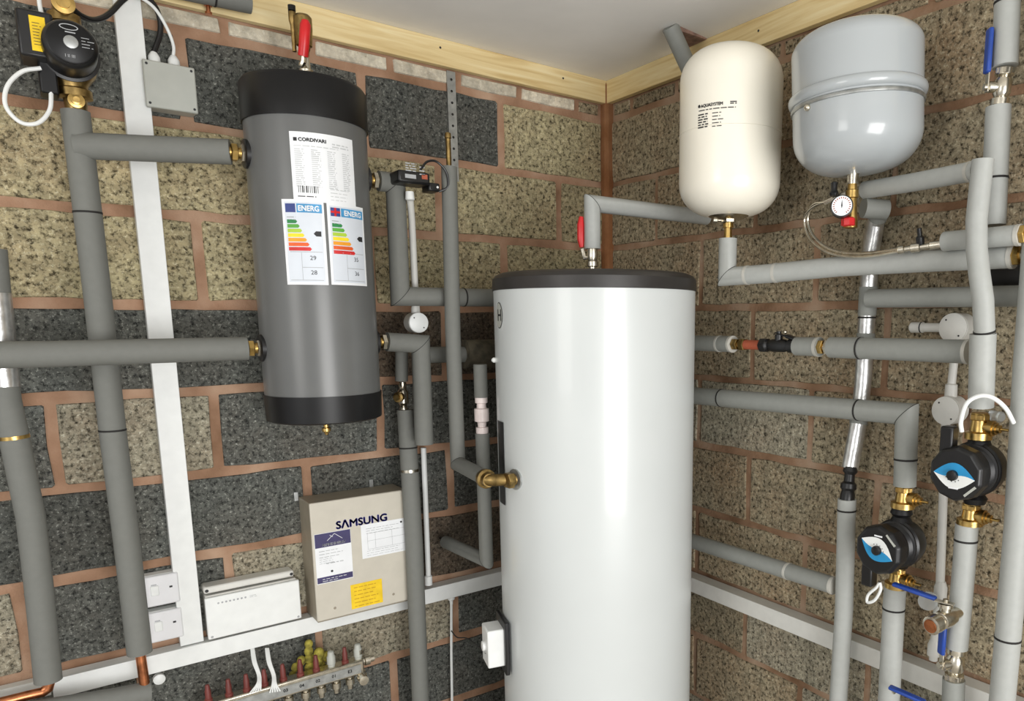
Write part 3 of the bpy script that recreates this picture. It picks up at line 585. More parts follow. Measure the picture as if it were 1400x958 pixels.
k.build('label_print', 'inkgrey', s2, smooth=False, fix=False); MB().lathe(V((x0+wd*.84, -.1226, z0+hh*.9)), -Y, [(0, .0032), (.0005, .0032)], 12).build('logo_dot', 'ink', s2)
a, c, e_ = L(479, 800, .1224), L(522, 793, .1224), L(481, 833, .1224)
x0, x1, z1, z0 = a.x, c.x, a.z, e_.z; s3 = card('warning_label', 'yellow', x0, x1, z0, z1); wd = x1-x0; hh = z1-z0
k = MB(); f6 = lambda u, v: V((x0+u, -.1230, z0+v)); lines(k, f6, wd*.1, wd*.92, hh*.84, 6, .0115, .0028, .25, 10); k.build('label_print', 'amber', s3, smooth=False, fix=False)
for q, r_ in ((458, 831), (538, 812)): MB().lathe(L(q, r_, .122), -Y, [(0, .004), (.001, .003)], 12).build('screw', 'beige_shaded', t)
# ---- white wiring centre
t = thing('wiring_centre', 'wide white wiring centre with a raised top bar standing on the trunking', 'control box', (-1.29, -.03, .672))
MB().wbox(LW, -1.409, -1.178, .677, .80, .001, .05).build('back_plate', 'whitegrey', t, bevel=.003)
MB().wbox(LW, -1.412, -1.173, .680, .797, .0505, .062).build('cover', 'white', t, bevel=.003)
MB().wbox(LW, -1.411, -1.183, .806, .825, .001, .052).build('top_bar', 'whitegrey', t, bevel=.005)
for q in (-1.404, -1.190): MB().lathe(V((q, -.052, .815)), -Y, [(0, .0045), (.001, .004)], 12).build('screw', 'ink', t)
for q in (-1.403, -1.182): MB().lathe(V((q, -.062, .687)), -Y, [(0, .0035), (.001, .003)], 12).build('screw', 'inkgrey', t)
k = MB()
for i in range(8): k.add([V((-1.381+i*.0095+.0028*math.cos(q*PI/4), -.0625, .7785+.0028*math.sin(q*PI/4))) for q in range(8)], [tuple(range(8))])
lines(k, lambda u, v: V((-1.304+u, -.0625, .777+v)), 0, .018, .003, 2, .004, .001, 0); k.build('indicator_print', 'inkgrey', t, smooth=False, fix=False)
# ---- fused spurs
for i, (lab, y0, y1) in enumerate((('upper white switched spur plate behind the pump pipe', 789, 837), ('lower white switched spur plate just above the trunking', 838, 878))):
    a = L(193 if i == 0 else 199, y0, .04); x0 = L(192, 800, .04).x-.004; x1 = x0+.088; zt_ = L(216, 786 if i == 0 else 836, .04).z; zb_ = zt_-.083
    t = thing('fused_spur', lab, 'socket', ((x0+x1)/2, -.02, zb_))
    MB().wbox(LW, x0, x1, zb_, zt_, .0, .032).build('back_box', 'white', t, bevel=.003)
    MB().wbox(LW, x0, x1, zb_, zt_-.001, .0325, .041).build('face_plate', 'spur', t, bevel=.004)
    MB().wbox(LW, x0+.024, x0+.042, zb_+.030, zb_+.056, .0405, .044).build('switch_rocker', 'white', t, bevel=.0015)
    MB().wbox(LW, x0+.026, x0+.038, zb_+.057, zb_+.060, .0405, .0415).build('label_print', 'inkgrey', t, smooth=False)
    MB().wbox(LW, x0+.066, x0+.073, zb_+.044, zb_+.049, .0405, .0415).build('indicator', 'ink', t, smooth=False)
# ---- underfloor heating manifold
t = thing('heating_manifold', 'nickel heating manifold bar with actuators under the trunking', 'manifold', L(430, 935, .11))
mz = L(430, 931, .12).z; xe = L(498, 912, .12).x; ma = L(300, 965, .12).x-.05
MB().box(V(((xe+ma)/2, -.10, mz)), X, Y, Z, (xe-ma)/2, .02, .022).build('rail', 'nickel', t, bevel=.004)
MB().box(V(((xe+ma)/2, -.1215, mz-.002)), X, Y, Z, (xe-ma)/2-.01, .0012, .013).build('label_strip', 'steel', t, smooth=False)
xs = [L(q, 935, .1).x for q in (250, 283, 312, 337, 362, 388, 412, 434, 455, 474, 492)]
for i, x in enumerate(xs):
    if x < ma: continue
    r_ = .012 if i in (8, 10) else .0075
    vv = MB().lathe(V((x, -.10, mz+.022)), Z, [(0, .010), (.006, .010), (.008, r_), (.030, r_), (.034, r_*.8), (.045, r_*.7), (.047, .004)], 14).build('valve_insert', ('jbox' if i in (8, 10) else 'maroon'), t)
    fitting(t, 'pipe_connector', V((x+.01, -.10, mz-.02)), -Z, [(0, .009), (.012, .009), (.013, .013), (.03, .013), (.032, .009), (.045, .008)], 'nickel', 14)
k = MB()
for i, s_ in enumerate(('03', '04', '02', '01', 'E3')):
    x = L(388+i*22, 950-i*8, .123).x; text(k, s_, .009, lambda u, v: V((x+u, -.1232, mz+v)), 0, -.005, .0004)
k.build('lettering', 'ink', t, smooth=False, fix=False)
fitting(t, 'end_valve', V((xe-.004, -.10, mz+.01)), X, [(0, .012), (.01, .012), (.012, .016), (.026, .016), (.028, .010), (.04, .010)], 'nickel', 14)
fitting(t, 'end_valve', V((xe-.008, -.10, mz+.03)), Z, [(0, .009), (.008, .012), (.02, .012), (.024, .006)], 'nickel', 12)
fitting(t, 'drain_cock', V((xe-.012, -.12, mz-.03)), -Y, [(0, .012), (.02, .012), (.022, .014), (.03, .014), (.031, .006)], 'nickel', 16)
for q, lab in ((345, 'left bundle of thin white wires dropping from the trunking to the manifold'), (365, 'right bundle of thin white wires dropping from the trunking to the manifold')):
    t = thing('wire_bundle', lab, 'wires', L(q, 890, .05))
    for j in range(5):
        o = (j-2)*1.6; MB().tube(spline([L(q+o*.6, 886, .045), L(q+3+o*.7, 905, .08), L(q+9+o*.6, 922, .1), L(q+(10 if q > 350 else 9)+o*.8, 934, .12), L(q+(9 if q > 350 else 2)+o*1.6+j, 947-j*.6, .128)], 5), .0021, 6).build('wire', 'white', t)
t = thing('foam_sealant', 'lumpy yellow foam around a pipe above the manifold', 'sealant', L(425, 910, .04)); k = MB()
for x, y, r_ in ((422, 880, .012), (422, 890, .013), (423, 900, .014), (424, 912, .016), (412, 903, .013), (404, 912, .012), (436, 893, .016), (446, 897, .014), (452, 903, .012), (434, 905, .016), (400, 922, .010), (440, 910, .012)): k.sphere(L(x, y, .045), r_, 10, 7, 1, .9, 1.2)
k.build('foam', 'foamyel', t)
# ---- cable and immersion heater at the tank
TA = (-.463, -.546); TR = .28
t = thing('cable_conduit', 'thin white cable dropping from the trunking left of the tank', 'cable', L(617, 822, .03))
MB().lathe(V((L(617, 822, .03).x, -.03, .6205)), -Z, [(0, .012), (.012, .012), (.016, .006), (.03, .005)], 12).build('gland', 'white', t)
MB().tube([V((L(617, 822, .03).x, -.03, .60)), L(617, 890, .03), L(618, 958, .03), vz(618, 958, .03, .1)], .0045, 8).build('sheath', 'white', t)
zi = CH(TA, TR, 694, 880).z; th = math.radians(190)
pt = lambda th, r_, z: V((TA[0]+r_*math.cos(th), TA[1]+r_*math.sin(th), z))
Pn = CH(TA, TR, 692, 878); th = math.atan2(Pn.y-TA[1], Pn.x-TA[0]); nr = V((math.cos(th), math.sin(th), 0)); tg = V((-nr.y, nr.x, 0)); cI = pt(th, TR, zi)
t = thing('immersion_heater', 'white immersion heater box on a black plate low on the tank side', 'heater', cI)
MB().box(cI+nr*.009, nr, tg, Z, .006, .052, .078).build('back_plate', 'black', t, bevel=.003)
MB().box(cI+nr*.036, nr, tg, Z, .025, .036, .055).build('housing', 'white', t, bevel=.004)
MB().lathe(cI+nr*.061, nr, [(0, .014), (.008, .014), (.009, .011)], 18).build('thermostat_knob', 'white', t)
k = MB(); lines(k, lambda u, v: cI+nr*(.036+u)-tg*.0366+Z*v, -.014, .014, .02, 4, .006, .0015, .3, 3); k.build('label_print', 'inkgrey', t, smooth=False, fix=False)
t = thing('cable', 'dark thin wire sagging from the white cable to the immersion heater', 'cable', cI)
MB().tube(spline([L(617, 862, .035), L(625, 871, .06), L(640, 873, .15), cI+nr*.06-Z*.02+tg*.01]), .002, 6).build('sheath', 'ink', t)
# ---- hot water tank
ztop = ZA(TA, 815, 375); zl = ztop-.048
t = thing('hot_water_tank', 'large off-white hot water tank with black lid in the corner', 'water tank', (TA[0], TA[1], 0))
MB().lathe((TA[0], TA[1], .04), Z, [(0, TR-.01), (.01, TR), (zl-.04, TR), (zl-.04, TR-.01)], 96).build('body', 'tank', t)
MB().lathe((TA[0], TA[1], zl), Z, [(0, TR-.004), (.001, TR+.003), (.03, TR+.002), (.040, TR-.006), (.046, TR-.02), (.048, TR-.05)], 96).build('lid', 'lid', t)
for i in range(3): MB().lathe(V((TA[0]+.2*math.cos(i*2.1), TA[1]+.2*math.sin(i*2.1), 0)), Z, [(0, .03), (.01, .03), (.042, .02)], 16).build('foot', 'blackmat', t)
MB().lathe(portT-dT*.004, dT, [(0, .028), (.006, .028)], 24).build('port_ring', 'steel', t)
fnb, thb, zb_ = cyl_fn(TA, TR, 682, 431, .0008); bd = MB(); n = 28
bd.add([fnb(.024*math.cos(2*PI*i/n)+.004, .034*math.sin(2*PI*i/n)) for i in range(n)], [tuple(range(n))]).build('badge', 'ink', t, smooth=False, fix=False)
bd = MB(); bd.add([fnb(.0225*math.cos(2*PI*i/n)+.004, .032*math.sin(2*PI*i/n), .0005) for i in range(n)], [tuple(range(n))]).build('badge_face', 'jbox', t, smooth=False, fix=False)
bd = MB(); text(bd, 'H', .03, lambda u, v: fnb(u, v, .001), -.004, -.014, .0005); bd.build('badge_lettering', 'ink', t, smooth=False, fix=False)
MB().lathe(CH(TA, TR, 678, 492)+V((.004, 0, 0)), V((-1, -.1, 0)), [(0, .007), (.012, .007), (.016, .004)], 12).build('sensor_tip', 'white', t)
a_ = CH(TA, TR, 687, 577); c_ = CH(TA, TR, 690, 690)
fnp, thp, zp = cyl_fn(TA, TR, 688, 577, .002); MB().grid(fnp, -.05, .004, a_.z-c_.z and -(a_.z-c_.z), 0, 6, 1).build('access_panel', 'black', t, fix=False)
MB().lathe(V((TA[0]+.0, TA[1]-.0, ztop-.002)), Z, [(0, .03), (.006, .03), (.008, .02)], 20).build('top_boss', 'black', t)
# tank top valve and pipe
zt0 = ZA(TA, 812, 340); zt1 = ZA(TA, 812, 274); tx = V((TA[0], TA[1], 0))-RT*.006
t = thing('ball_valve', 'nickel ball valve with red lever on top of the white tank', 'valve', tx+Z*(ztop))
MB().lathe(tx+Z*(ztop), Z, [(0, .011), (.02, .011), (.022, .017), (.034, .017), (.036, .013), (.05, .016), (zt0-ztop, .015)], 18).build('valve_body', 'nickel', t)
q = tx+Z*(zt0-.02)-RT*.022
MB().tube([tx+Z*(zt0-.024), q-Z*.004, q+Z*.02-RT*.006], .006, 8).build('lever_neck', 'nickel', t)
q0 = tx+Z*(zt0+.004)-RT*.03; MB().tube([q0, q0+Z*.02-RT*.002, q0+Z*.06-RT*.002, q0+Z*.082], [.006, .010, .010, .006], 10).build('lever_handle', 'red', t)
endp = H(950, 296, zt1-.01)
pipe('light grey insulated pipe from the tank top turning towards the right wall', [tx+Z*zt0, tx+Z*(zt1-.008), V((-.03, endp.y+.0, zt1-.008))], .0225, 'foam_l')
# ---- white expansion vessel
def vessel_prof(r, z0, z1, rb, rt, tb, tt): pass
WAX = (-.215, -.815)
rW = .1335; zW1 = ZA(WAX, 1000, 66); zW0 = ZA(WAX, 993, 297)
t = thing('expansion_vessel', 'tall cream expansion vessel with printed label on the right wall', 'expansion vessel', (WAX[0], WAX[1], zW0))
hW = zW1-zW0
def dome(r, h, n, top):   # rounded shoulder profile
    out = []
    for i in range(n+1):
        a = PI/2*i/n; out.append((h*math.sin(a) if top else -h*math.sin(a), r*(math.cos(a)*.42+.58*math.cos(a)**.45) if i < n else .0))
    return out
pf = [(.085-o_*-1, q) for o_, q in dome(rW, .085, 12, False)][::-1]
pf = [(.085+o_, q) for o_, q in dome(rW, .085, 12, False)][::-1] + [(hW-.085+o_, q) for o_, q in dome(rW, .085, 12, True)]
MB().lathe((WAX[0], WAX[1], zW0), Z, pf, 64).build('body', 'cream', t, angle=60)
zs = ZA(WAX, 960, 188); MB().lathe((WAX[0], WAX[1], zs-.0015), Z, [(0, rW-.001), (.0015, rW+.0012), (.003, rW-.001)], 64).build('weld_seam', 'cream', t)
MB().lathe((WAX[0], WAX[1], zW0+.016), -Z, [(0, .064), (.008, .062), (.016, .05), (.022, .034), (.024, .02)], 32).build('base_cap', 'nickel', t)
MB().box((WAX[0]/2-.04, WAX[1], zs+.03), X, Y, Z, .06, .012, .02).build('wall_bracket', 'steel', t)
fnv, _, _ = cyl_fn(WAX, rW, 955, 146, .0008); k = MB()
text(k, 'AQUASYSTEM', .007, fnv, .008, -.004, .0005, .058); k.add([fnv(.003+.004*math.cos(i*PI/5), .0+.004*math.sin(i*PI/5)) for i in range(10)], [tuple(range(10))])
lines(k, fnv, .002, .098, -.012, 1, .01, .0022, 0, 2); lines(k, fnv, .084, .1, .001, 2, .004, .0025, 0, 1); lines(k, fnv, .04, .068, -.022, 5, .0078, .002, .3, 5); lines(k, fnv, .0, .03, -.022, 6, .006, .003, .2, 8)
k.build('label_print', 'ink', t, smooth=False, fix=False)
# under the white vessel
zc = ZA(WAX, 995, 328); t = thing('vessel_connector', 'brass connector tail below the cream expansion vessel', 'pipe fitting', (WAX[0], WAX[1], zc))
hexnut(t, V((WAX[0], WAX[1], zW0+.001)), -Z, .016, .020, 'nickel')
MB().lathe((WAX[0], WAX[1], zW0-.012), -Z, [(0, .014), (.015, .014), (.016, .010), (zW0-zc, .012)], 16).build('tail', 'brass', t)
MB().lathe((WAX[0], WAX[1]+.0, zW0-.003)-0*Z if False else V((WAX[0], WAX[1], zW0-.006)), -RT, [(0, .006), (.028, .006), (.03, .009), (.04, .009)], 10).build('drain_tip', 'nickel', t)
zE = ZA(WAX, 998, 378); d36 = .12
pipe('light grey insulated pipe from the cream vessel running along the right wall', [V((WAX[0], WAX[1], zc+.004)), V((WAX[0], WAX[1], zE)), R(1050, 374, .19), R(1150, 364, .14), R(1260, 357, .125), R(1386, 350, .12)], .0245, 'foam_l', [(1022, 377, 'foamcut'), (1061, 373, 'foamcut'), (1384, 350, 'foamcut')])
compression('brass fitting at the right end of the cream vessel pipe', R(1384, 350, .12), R(1412, 347, .12), .021)
# ---- grey expansion vessel
GAX = (-.183, -1.176); rG = .1435
zG1 = ZA(GAX, 1178, 38); zG0 = ZA(GAX, 1171, 238); zF = ZA(GAX, 1176, 134); hG = zG1-zG0
t = thing('expansion_vessel', 'squat grey expansion vessel with a waist flange on the right wall', 'expansion vessel', (GAX[0], GAX[1], zG0))
pf = [(.085+o_, q) for o_, q in dome(rG, .085, 12, False)][::-1] + [(hG-.05+o_, q) for o_, q in dome(rG, .05, 12, True)]
GT = (Z-RT*.055).normalized(); GB = lambda z: V((GAX[0], GAX[1], zF))+GT*(z-zF)
MB().lathe(GB(zG0), GT, pf, 72).build('body', 'vgrey', t, angle=60)
MB().lathe(GB(zF-.012), GT, [(0, rG-.001), (.001, rG+.004), (.006, rG+.0075), (.012, rG+.009), (.019, rG+.008), (.024, rG+.003), (.025, rG-.001)], 72).build('flange', 'vgrey', t, angle=60)
MB().lathe(GB(zF-.026), GT, [(0, rG-.001), (.001, rG+.003), (.007, rG+.004), (.010, rG+.001), (.010, rG-.001)], 72).build('clamp_band', 'steel', t, angle=60)
Pk = CH(GAX, rG, 1104, 147); MB().sphere(Pk, .008, 10, 6).build('clamp_bolt', 'nickel', t)
MB().box((-.04, GAX[1], zF), X, Y, Z, .04, .02, .03).build('wall_bracket', 'steel', t)
MB().lathe((GAX[0], GAX[1], zG0+.008), -Z, [(0, .022), (.006, .020), (.008, .013), (.03, .012)], 20).build('base_nipple', 'nickel', t)
# pressure gauge set
gz = ZA(GAX, 1171, 282); GP = V((GAX[0], GAX[1], gz))
t = thing('pressure_gauge', 'round white pressure gauge on a brass tee under the grey vessel', 'gauge', GP)
MB().lathe(V((GAX[0], GAX[1], zG0-.018)), -Z, [(0, .010), (.016, .011), (.018, .015), (.034, .015), (.036, .011), (zG0-gz, .014), (zG0-gz+.012, .016), (zG0-gz+.03, .016), (zG0-gz+.032, .008)], 18).build('tee_body', 'brass', t)
gd = V((-.80, -.55, .08)).normalized(); GC = ray(1151, 282); GC = CAM+GC*((GP-CAM).dot(FW)-.04)
MB().lathe(GC+gd*-.022, gd, [(0, .018), (.004, .024), (.022, .025), (.026, .025), (.027, .022)], 32).build('gauge_case', 'black', t)
MB().lathe(GC+gd*.0052, gd, [(0, .0222), (.0008, .0222)], 32).build('gauge_dial', 'paper', t)
gu, gw = perp(gd); k = MB()
k.add([GC+gd*.0066+gw*.014*s+gu*.0016*c for s, c in ((-.4, 0), (0, 1), (1, 0), (0, -1))], [(0, 1, 2, 3)]); k.build('gauge_needle', 'ink', t, smooth=False)
k = MB()
for i in range(20):
    a = i*.26-2.5; u0 = gu*math.sin(a)+gw*math.cos(a); u1 = gu*math.cos(a)-gw*math.sin(a); k.add([GC+gd*.0064+u0*.016-u1*.0009, GC+gd*.0064+u0*.016+u1*.0009, GC+gd*.0064+u0*.020+u1*.0009, GC+gd*.0064+u0*.020-u1*.0009], [(0, 1, 2, 3)])
k.build('gauge_ticks', 'rust', t, smooth=False)
MB().tube([GC-gd*.02, GP-Z*-.006], .007, 10).build('gauge_stem', 'brassd', t)
t = thing('relief_valve_cap', 'small red cap on the brass tee below the pressure gauge', 'valve', GP-Z*.03)
Q = GP-Z*.026-X*.016-Y*.004; MB().lathe(Q, V((0, 0, -1)), [(0, .012), (.003, .016), (.018, .016), (.02, .012)], 8).build('cap', 'red', t, smooth=False)
t = thing('filling_valve', 'small nickel filling valve with a black knob left of the gauge', 'valve', R(1140, 270, .2))
P = R(1143, 268, .19); MB().tube([R(1165, 262, .183), R(1143, 270, .19), R(1128, 277, .19)], .0065, 10).build('body', 'nickel', t); MB().lathe(R(1140, 268, .2), Z, [(0, .009), (.006, .011), (.014, .007), (.03, .008), (.032, .005)], 10).build('knob', 'black', t)
for lab, o_ in (('outer braided filling hose looping below the gauge to the black tap', 0), ):
    t = thing('flexible_hose', lab, 'hose', R(1120, 338, .17))
    for oo in (-2.2, 2.2): MB().tube(spline([R(1132, 276+oo*.3, .19), R(1112, 282, .18)+Z*oo*.0012, R(1102+oo, 300, .17), R(1108+oo, 322-oo, .17), R(1125+oo*.7, 338-oo, .17), R(1150, 347-oo, .17), R(1185, 348-oo, .17), R(1227, 342-oo*.6, .17)]), .0038, 8).build('hose', 'nickel', t)
t = thing('tap_valve', 'small nickel tap with black lever at the end of the hose', 'valve', R(1250, 335, .16))
MB().lathe(R(1226, 342, .165), R(1292, 333, .14)-R(1226, 342, .165), [(0, .006), (.004, .009), (.016, .009), (.018, .006), (.03, .006), (.032, .010), (.05, .010), (.052, .006), (.07, .006), (.072, .009), (.12, .009)], 14).build('body', 'nickel', t)
MB().lathe(R(1259, 338, .15), Z+(-X)*.3, [(0, .006), (.012, .009), (.022, .009), (.026, .005), (.042, .005)], 12).build('lever_handle', 'black', t)
pipe('short light grey insulated pipe stub right of the black tap', [R(1291, 330, .152), R(1396, 321, .152)], .0205, 'foam_l', [(1393, 321, 'foamcut')])
compression('brass fitting at the right frame edge above the cream vessel pipe', R(1394, 321, .152), R(1418, 318, .152), .019)
# ---- right wall pipes
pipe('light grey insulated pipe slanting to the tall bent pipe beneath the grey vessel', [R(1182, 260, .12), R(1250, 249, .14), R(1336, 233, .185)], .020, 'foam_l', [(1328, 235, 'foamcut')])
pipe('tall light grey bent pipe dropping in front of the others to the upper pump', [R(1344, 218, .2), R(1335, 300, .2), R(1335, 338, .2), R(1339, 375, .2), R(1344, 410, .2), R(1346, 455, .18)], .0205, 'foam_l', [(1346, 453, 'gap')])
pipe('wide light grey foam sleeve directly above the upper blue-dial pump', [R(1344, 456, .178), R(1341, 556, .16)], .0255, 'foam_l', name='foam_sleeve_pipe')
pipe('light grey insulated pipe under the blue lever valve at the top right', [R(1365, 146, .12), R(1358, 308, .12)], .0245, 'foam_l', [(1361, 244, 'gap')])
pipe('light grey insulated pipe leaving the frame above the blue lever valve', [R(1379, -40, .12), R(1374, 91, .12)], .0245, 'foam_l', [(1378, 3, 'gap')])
def lever_valve(label, A, B, side, hd, up, r=.017, metal='nickel', hcol='blue', ln=.085):
    A = V(A); B = V(B); d = (B-A).normalized(); l = (B-A).length; t = thing('ball_valve', label, 'valve', A)
    MB().lathe(A, d, [(0, r*.8), (l*.04, r), (l*.2, r), (l*.24, r*.72), (l*.34, r*.95), (l*.66, r*.95), (l*.76, r*.72), (l*.8, r), (l*.96, r), (l, r*.8)], 18).build('valve_body', metal, t)
    hexnut(t, A+d*l*.02, d, l*.17, r*1.12, metal)
    C0 = A+d*l*.5; s = V(side).normalized(); MB().lathe(C0, s, [(0, r*.6), (r*1.6, r*.6), (r*1.7, r*.35), (r*2.1, r*.35)], 12).build('spindle', metal, t)
    q = C0+s*r*1.75; hdv = V(hd).normalized(); n_ = s
    MB().box(q+hdv*.012, hdv, n_.cross(hdv).normalized(), n_, .022, .007, .0015).build('lever_neck', metal, t, bevel=.001)
    wv = n_.cross(hdv).normalized(); o = MB().box(q+hdv*(.026+ln/2)+n_*.002, hdv, wv, n_, ln/2, .0105, .005).build('lever_handle', hcol, t, bevel=.004)
    return t
lever_valve('blue lever ball valve on the top right pipe', R(1375, 92, .12), R(1366, 146, .12), -X+Y*.8, Z, Z, .018)
pipe('grey horizontal insulated pipe crossing behind the bent pipe to the right edge', [R(1188, 408, .075), R(1400, 404.4, .075), R(1700, 398, .075)], .0225, 'foam_m')
t = thing('dark_tube', 'black tube behind the bent pipe at the right edge', 'pipe', R(1370, 378, .05)); MB().tube([R(1352, 378, .04), R(1400, 375.5, .04), R(1700, 358, .04)], .0235, 16).build('sleeve', 'gap', t)  # dark tube filling the very dark area behind the bent pipe
pipe('silver foil wrapped pipe running down behind the horizontal pipes', [R(1204, 286, .07), R(1197, 305, .05), R(1190, 345, .045), R(1186, 420, .045), R(1180, 520, .045), R(1175, 570, .05), R(1162, 640, .08)], .0215, 'foil', [(1186, 434, 'gap')], [(1204, 286, 1201, 299, 'foam_m'), (1187, 392, 1186, 432, 'foam_m'), (1183, 455, 1181, 490, 'foam_m'), (1176, 548, 1174, 580, 'foam_m')], part='foil_jacket', mitres=False, name='foil_pipe')
pipe('grey insulated elbow under the gauge where the foil pipe starts', [R(1180, 284, .12), R(1212, 287, .07)], .0235, 'foam_m')
# h475 assembly
c475 = lambda x, d=.12: R(x, 469+(x-960)*.032, d)
pipe('grey insulated pipe stub between the tank and the red pipe', [V((-.12, -.42, c475(960).z)), c475(962), c475(1002)], .0235, 'foam_m', [(984, 470, 'foamcut'), (1001, 470, 'foamcut')])
compression('brass fitting left of the red oxide pipe', c475(1001), c475(1022), .017, 'brassd')
t = thing('red_pipe', 'short red oxide pipe between brass fitting and black valve', 'pipe', c475(1026)); MB().tube([c475(1018), c475(1041)], .0135, 16).build('tube', 'rust', t)
lever_valve('black bodied valve with a black lever beside the red pipe', c475(1040), c475(1090), Z, V((0, -.9, -.25)), Z, .0185, 'black', 'black', .05)
P = c475(1073)+Z*.037; t = thing('valve_screw', 'shiny screw head on the black valve lever', 'screw', P); MB().sphere(P, .0055, 10, 6).build('head', 'nickel', t)
pipe('grey foam section between the black valve and the brass ring', [c475(1089), c475(1121)], .0245, 'foam_m', [(1119, 474, 'foamcut')])
compression('brass ring fitting in the middle of the grey pipe run', c475(1119), c475(1138), .019, 'brass')
pipe('grey foam section crossing in front of the foil pipe', [c475(1136), c475(1178)], .0265, 'foam_m', [(1177, 476, 'gap')])
pipe('grey insulated pipe between the foil pipe and the tall bent pipe', [c475(1179), c475(1326, .13)], .026, 'foam_m', [(1324, 480, 'foamcut')])
# h550
zE2 = R(1245, 565, .12).z
c55 = lambda x: R(x, 541+(x-953)*.087, .12)
pipe('grey insulated pipe from the tank turning down to the lower pump', [R(930, 539, .12), c55(1100), c55(1240), R(1237, 664, .12)], .0262, 'foam_m', [(986, 544, 'gap'), (1175, 561, 'gap'), (1237, 627, 'gap')])
pipe('grey insulated pipe descending beside the tank behind the long pipe', [R(925, 733, .1), R(958, 743, .1), R(1139, 800, .1)], .0235, 'foam_m', [(1077, 780, 'foamcut'), (1138, 800, 'foamcut')])
t = thing('pipe_reducer', 'black rubber reducer between the foil pipe and the grey pipe', 'pipe fitting', R(1158, 684, .1))
a = R(1163, 638, .085); c = R(1158, 684, .1); MB().lathe(a, c-a, [(0, .016), (.012, .019), (.02, .013), (.038, .014), (.044, .020), (.056, .021), (.062, .016), (.072, .019), ((c-a).length, .019)], 18).build('body', 'black', t)
pipe('long slim grey insulated pipe dropping to the floor below the reducer', [R(1158, 682, .1), R(1154, 831, .1), R(1146, 958, .1), R(1146, 958, .1)+V((0, 0, -R(1146, 958, .1).z))], .0235, 'foam_l', [(1158, 697, 'gap')])
pipe('grey insulated pipe standing under the lower blue-dial pump', [R(1224, 801, .12), R(1222, 830, .12), R(1216, 944, .12), R(1216, 944, .12)*1-Z*R(1216, 944, .12).z], .0262, 'foam_l', [(1222, 832, 'gap')])
P1325 = [R(1322, 716, .12), R(1319, 760, .12), R(1314, 820, .12), R(1308, 885, .12)]
pipe('light grey insulated pipe below the upper pump with side valve', P1325, .0245, 'foam_l', [(1321, 738, 'gap')])
pipe('light grey foam stub below the lowest nickel valve', [R(1304, 928, .12), R(1303, 958, .12), R(1303, 958, .12)-Z*.3], .0245, 'foam_m')
lever_valve('nickel ball valve with upright blue lever near the bottom right', R(1304, 930, .12), R(1308, 883, .12), -X+Y*.5, Z, Z, .021, 'nickel', 'blue', .07)
pipe('rightmost tall light grey insulated pipe by the frame edge', [V((-.13, R(1408, 400, .13).y, 2.376)), R(1404, 500, .13), R(1391, 720, .13), R(1378, 870, .13), R(1370, 958, .13), R(1370, 958, .13)-Z*R(1370, 958, .13).z], .0262, 'foam_l', [(1378, 872, 'gap')])
# side nickel valve with open end
a = R(1312, 835, .13); c = a+V((-.105, .012, -.012)); t = thing('drain_valve', 'nickel drain valve with open threaded end pointing out', 'valve', c); d = (c-a).normalized()
MB().lathe(a, d, [(0, .014), (.03, .014), (.032, .02), (.05, .022), (.07, .02), (.072, .016), (.080, .016), (.082, .021), (.103, .021), (.105, .016)], 22).build('valve_body', 'nickel', t)
MB().lathe(c-d*.0005, d, [(0, .0155), (.0015, .0150)], 20).build('bore', 'copper', t)
u_, w_ = perp(d); MB().lathe(a+d*.055, Z, [(0, .012), (.026, .012), (.028, .016), (.036, .016), (.038, .006), (.046, .006)], 14).build('spindle', 'nickel', t)
q = a+d*.055+Z*.04; MB().box(q+V((-.005, .0, 0)), V((-.2, .98, 0)).normalized(), V((.98, .2, 0)).normalized(), Z, .02, .007, .0015).build('lever_neck', 'nickel', t)
MB().box(q+V((-.01, .07, .006)), V((-.15, .98, .1)).normalized(), V((.98, .15, 0)).normalized(), Z, .05, .009, .0045).build('lever_handle', 'blue', t, bevel=.004)
Pb = R(1240, 949, .2); t = thing('valve_lever', 'blue lever handle crossing at the bottom edge in front of the pipe', 'valve', Pb)
MB().box(Pb, V((.2, -.97, -.12)).normalized(), V((.97, .2, 0)).normalized(), Z, .042, .009, .004).build('lever_handle', 'blue', t, bevel=.003)
MB().tube([Pb+V((0, .04, .004)), R(1222, 946, .16)], .005, 8).build('lever_neck', 'nickel', t)
# ---- right trunking and white conduits
t = thing('cable_trunking', 'white horizontal cable trunking along the foot of the right wall', 'trunking', (-.025, -1.2, .63))
MB().wbox(RW, .05, 2.6, .628, .676, .0, .046).build('channel', 'whitegrey', t, bevel=.002); MB().wbox(RW, .05, 2.6, .6265, .6775, .046, .05).build('lid', 'whitegrey', t, bevel=.0015)
def round_box(label, x, y, d=.03, r=.031):
    P = R(x, y, d); t = thing('junction_box', label, 'junction box', P); P = V((-.004, P.y, P.z))
    MB().lathe(P, -X, [(0, r), (d, r), (d+.002, r-.002)], 32).build('body', 'whitegrey', t); MB().lathe(P-X*(d+.0022), -X, [(0, r-.0005), (.003, r-.0005), (.004, r-.002)], 32).build('lid', 'whitegrey', t)
    for s in (-1, 1): MB().lathe(P-X*(d+.0062)+V((0, s*.016, s*.018)), -X, [(0, .0022), (.0008, .0022)], 8).build('screw', 'ink', t)
    return P, t
P, t = round_box('round off-white conduit box left of the tall bent pipe', 1305, 448, .04, .034)
MB().lathe(P-X*.02+Y*.03, Y, [(0, .011), (.055, .011), (.056, .013), (.085, .013), (.09, .008)], 14).build('side_spigot', 'whitegrey', t); MB().lathe(P-X*.02+Y*.088, Y, [(0, .0135), (.003, .0135)], 14).build('spigot_ring', 'ink', t)
P2, t = round_box('round off-white conduit box above the upper pump on the wall', 1295, 561, .04, .034)
